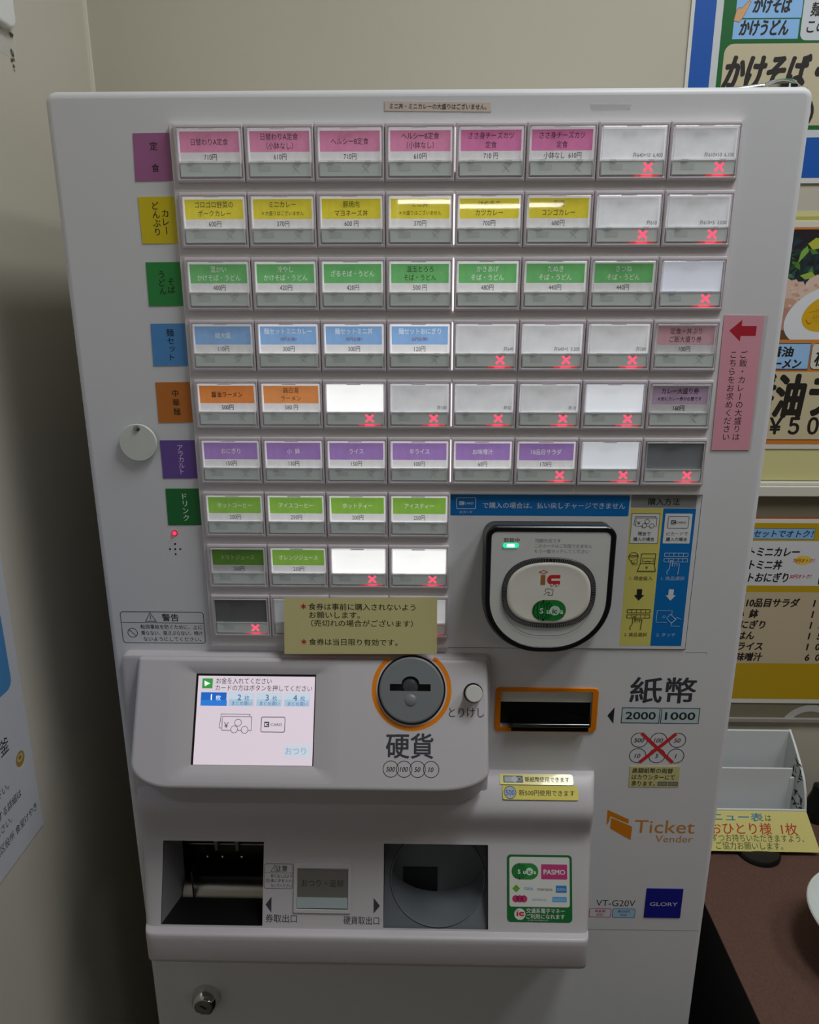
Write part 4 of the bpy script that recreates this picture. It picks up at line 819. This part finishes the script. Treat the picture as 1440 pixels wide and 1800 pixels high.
# poster on the left wall
LW = Frame((XL + 1.2, 0, 0), (0, 1, 0), (0, 0, 1))
b = MB(); pts = []
b.prism(LW, [(-420, 935.6), (14.5, 935.6), (14.5, 1008), (15.6, 1185), (15.6, 1420), (-420, 1420)], -1, 0, mat('poster_paper', '#cfd0d8', .4))
b.poly(LW, rrect(-300, 1080.5, 2.4, 1150, (8, 8, 8, 8)), ink('#4f8fc8', .4), 1); b.text(LW, 'ご利用案内釜', -15.0, 1039, 15, DK, 1, al='r', bold=.006, sx=.9)
b.disc(LW, -3.0, 1013.6, 7.6, ink('#d8d4c8'), 1, 8.8); b.disc(LW, -3.2, 1015.4, 6.6, ink('#a8844c'), 2, 6.8); b.disc(LW, -3.4, 1016.6, 4.4, ink('#d0b478'), 3, 3.6); b.rect(LW, -5.4, 1015.4, -1.6, 1018.4, ink('#5c8a2c'), 4)
b.text(LW, 'お召し上がりください。', -24, 1005.5, 9, DK, 1, al='r', sx=.85); b.text(LW, 'ごみの分別に関する詳細は', -9.8, 987.6, 8.6, DK, 1, al='r', sx=.82, bold=.006); b.text(LW, '係員までお尋ねください。', -27.5, 975.8, 8.6, DK, 1, al='r', sx=.82); b.text(LW, '新宿区役所 食堂けやき', 8.6, 960.4, 8.6, DK, 1, al='r', sx=.82, bold=.004)
tag(b.build('wall_notice'), 'white notice with a blue shape on the left wall', 'notice')
# small white holder at the top of the left wall
t = empty('plastic_holder', (XL, 138, 1630)); b = MB(); LH = Frame((XL, 0, 0), (0, 1, 0), (0, 0, 1))
b.prism(LH, rrect(60, 1598, 145.5, 1760, ((12, 10), 3, 3, 6), 6), 0, 7, mat('milky_plastic', '#e4e4e4', .3), 3, 4); b.build('housing', t, smooth=40)
b = MB(); b.prism(LH, [(100, 1580), (148, 1578.5), (149, 1600), (100, 1603)], .1, .8, FILM); b.build('clear_tape', t)
b = MB(); rr = random.Random(5); st = mat('rust_stain', '#4c4630', .8)
b.poly(LH, [(142.5, 1598.6), (149, 1598.2), (146.6, 1594.8), (143.4, 1595.6)], st, 15)
for i in range(12): b.disc(LH, 142.6 + rr.uniform(-1.6, 1.6), 1578 + rr.uniform(-8, 8), rr.uniform(.5, 1.5), st, 15 + i * .1, seg=9)
lab(b.build('rust_stain', t), 'dark rust marks')
tag(t, 'small white plastic holder with stained tape at the top of the left wall', 'holder')

# ------------------------------------------------------------------ table on the right
TZ = 758.0
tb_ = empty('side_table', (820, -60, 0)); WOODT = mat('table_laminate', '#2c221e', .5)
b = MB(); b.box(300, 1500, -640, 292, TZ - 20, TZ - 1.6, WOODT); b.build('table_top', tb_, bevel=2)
b = MB(); b.box(300, 312, -636, 290, 0, TZ - 20, mat('gap_darkening', '#15110f', .6)); b.build('side_panel', tb_)  # end panel added to darken the shaded gap beside the machine
for lx, ly in ((520, -560), (1420, -560), (520, 230), (1420, 230)):
    b = MB(); b.box(lx - 22, lx + 22, ly - 22, ly + 22, 0, TZ - 20, WOODT); b.build('leg', tb_, bevel=2)
tag(tb_, 'long brown table against the back wall to the right of the machine', 'table')
CLM = mat('brown_cloth', '#664d44', .9, spec=.1, noise=.16, nscale=420, bump=.6)
b = MB(); F = Frame((0, 0, TZ - 1.5), (1, 0, 0), (0, 1, 0)); b.prism(F, rrect(286.5, -645, 1504, 296, 3), 0, 1.5, CLM, .6, 2)
tag(b.build('tablecloth', smooth=30), 'dark reddish brown woven cloth covering the table', 'tablecloth')

# white paper holder
hd = empty('leaflet_holder', (370, 255, TZ)); HP = mat('holder_white', '#d9dcdc', .35); RX = 440.0
b = MB(); b.box(236, RX - 2, 282.5, 285.5, TZ, 870, HP); b.build('back_panel', hd, bevel=1)
b = MB(); b.box(236, RX - 2, 225, 283, TZ, TZ + 3, HP); b.build('bottom_panel', hd)
for xx in (RX - 2.6, 234):
    b = MB(); FS = Frame((xx, 0, 0), (0, 1, 0), (0, 0, 1))
    side = [(286, TZ), (286, 870.5), (284, 871), (267, 859.5), (248, 844.4), (236.4, 832.9), (229, 819), (225, 806), (223.4, 798), (222.6, TZ)]
    b.prism(FS, side, 0, 2.6, HP); sp = b.build('side_panel', hd, bevel=.5)
    if xx > 300:
        b = MB(); b2 = Frame((xx - .1, 0, 0), (0, -1, 0), (0, 0, 1)); cut = mat('cut_out', '#2b2c28', .7); rr = random.Random(9)
        for i in range(70):
            py = rr.uniform(229, 272); pz = rr.uniform(784, 846)
            if pz > 862 - abs(py - 252) * 1.6 - (py < 240) * 22: continue
            k = rr.uniform(1.6, 4.2); a = rr.uniform(0, 3.1); c, s_ = math.cos(a), math.sin(a)
            b.poly(b2, [(-py + k * (tx * c - tz * s_ * .5), pz + k * (tx * s_ + tz * c * .5)) for tx, tz in ((-1.6, 0), (-.4, .9), (1, .5), (1.5, -.3), (.3, -.4), (-.6, -.7))], cut, 1 + i * .04)
        lab(b.build('cut_out_pattern', sp), 'dark cut out flower pattern')
b = MB(); b.box(236, 431, 250, 252.4, TZ + 3, 838, HP); b.box(429, 434.5, 248.8, 252, TZ + 3, 826, HP); b.build('divider', hd, bevel=.6)
b = MB(); b.box(236, RX, 222.5, 225.2, TZ, 800, HP); b.build('front_panel', hd, bevel=.8)
b = MB(); b.box(328, 330, 252.4, 268, TZ + 3, 846, HP); b.build('rib', hd)
tag(hd, 'white plastic leaflet holder with cut out sides on the table', 'holder')
# yellow card leaning on the holder
YC = Frame((0, 221.6, 799.0), (1, 0, 0), (0, .62, .785))
b = MB(); b.prism(YC, [(236, -44.0), (446.5, -44.5), (438.5, 0), (236, 0)], 0, .7, mat('yellow_card', '#e2d884', .45)); q = .8 / .06
b.text(YC, 'メニュー表', 386, -7.0, 10, ink('#1f7fa8'), q, al='r', fit=76, bold=.012); b.text(YC, 'は', 392, -7.6, 8.5, ink('#33561f'), q); b.text(YC, 'おひとり様  1枚', 424, -19.6, 14, ink('#c23a1c'), q, al='r', fit=102, bold=.008)
b.text(YC, 'ずつお持ちいただきますよう、', 430, -29.8, 9, ink('#565024'), q, al='r', fit=108); b.text(YC, 'ご協力お願いします。', 404, -38.2, 9, ink('#4a4424'), q, al='r', fit=78)
tag(b.build('yellow_card'), 'yellow card with red and blue writing leaning on the white holder', 'sign')
b = MB(); b.lathe(Frame((377, 200, TZ), (1, 0, 0), (0, 1, 0)), [(25, 0), (25, 3), (23, 5.5), (10, 7), (.01, 7.2)], BLACK, seg=44); b.box(372, 382, 206, 210, TZ + 5, TZ + 20, GLOSSBLACK); tag(b.build('card_stand', smooth=40), 'black round stand base peeking out under the yellow card', 'stand')
# black flared stand behind the holder
t = empty('flared_stand', (478, 268, TZ)); b = MB(); b.lathe(Frame((478, 268, TZ), (1, 0, 0), (0, 1, 0)), [(20, 0), (19, 6), (12, 20), (8, 34), (7, 44), (.01, 46)], BLACK, seg=28); b.build('stand_body', t, smooth=40)
b = MB(); b.tube([(478, 268, TZ + 40), (494, 266, TZ + 36), (530, 262, TZ + 30), (600, 258, TZ + 6)], 3.2, BLACK); b.build('cable', t, smooth=60); tag(t, 'black flared stand with a cable to the right of the white holder', 'stand')
# white bowl at the right edge
b = MB(); bw = Frame((431, 46, TZ), (1, 0, 0), (0, 1, 0)); seg = 96
def bl(r, d, rb=0.0): return [bw(r * (1 + rb * math.cos(24 * 2 * math.pi * k / seg)) * math.cos(2 * math.pi * k / seg), r * (1 + rb * math.cos(24 * 2 * math.pi * k / seg)) * math.sin(2 * math.pi * k / seg), d) for k in range(seg)]
b.loft([bl(28, 0), bl(30, 2), bl(31, 8), bl(44, 18, .01), bl(60, 36, .012), bl(70, 52, .006), bl(72, 55), bl(71, 56.4), bl(68.6, 55), bl(60, 40, .012), bl(46, 22, .014), bl(28, 12, .012), bl(8, 9)], mat('white_porcelain', '#dfe5e2', .18, coat=.3), True, True)
tag(b.build('white_bowl', smooth=50), 'white ribbed bowl on the brown cloth at the right edge', 'bowl')
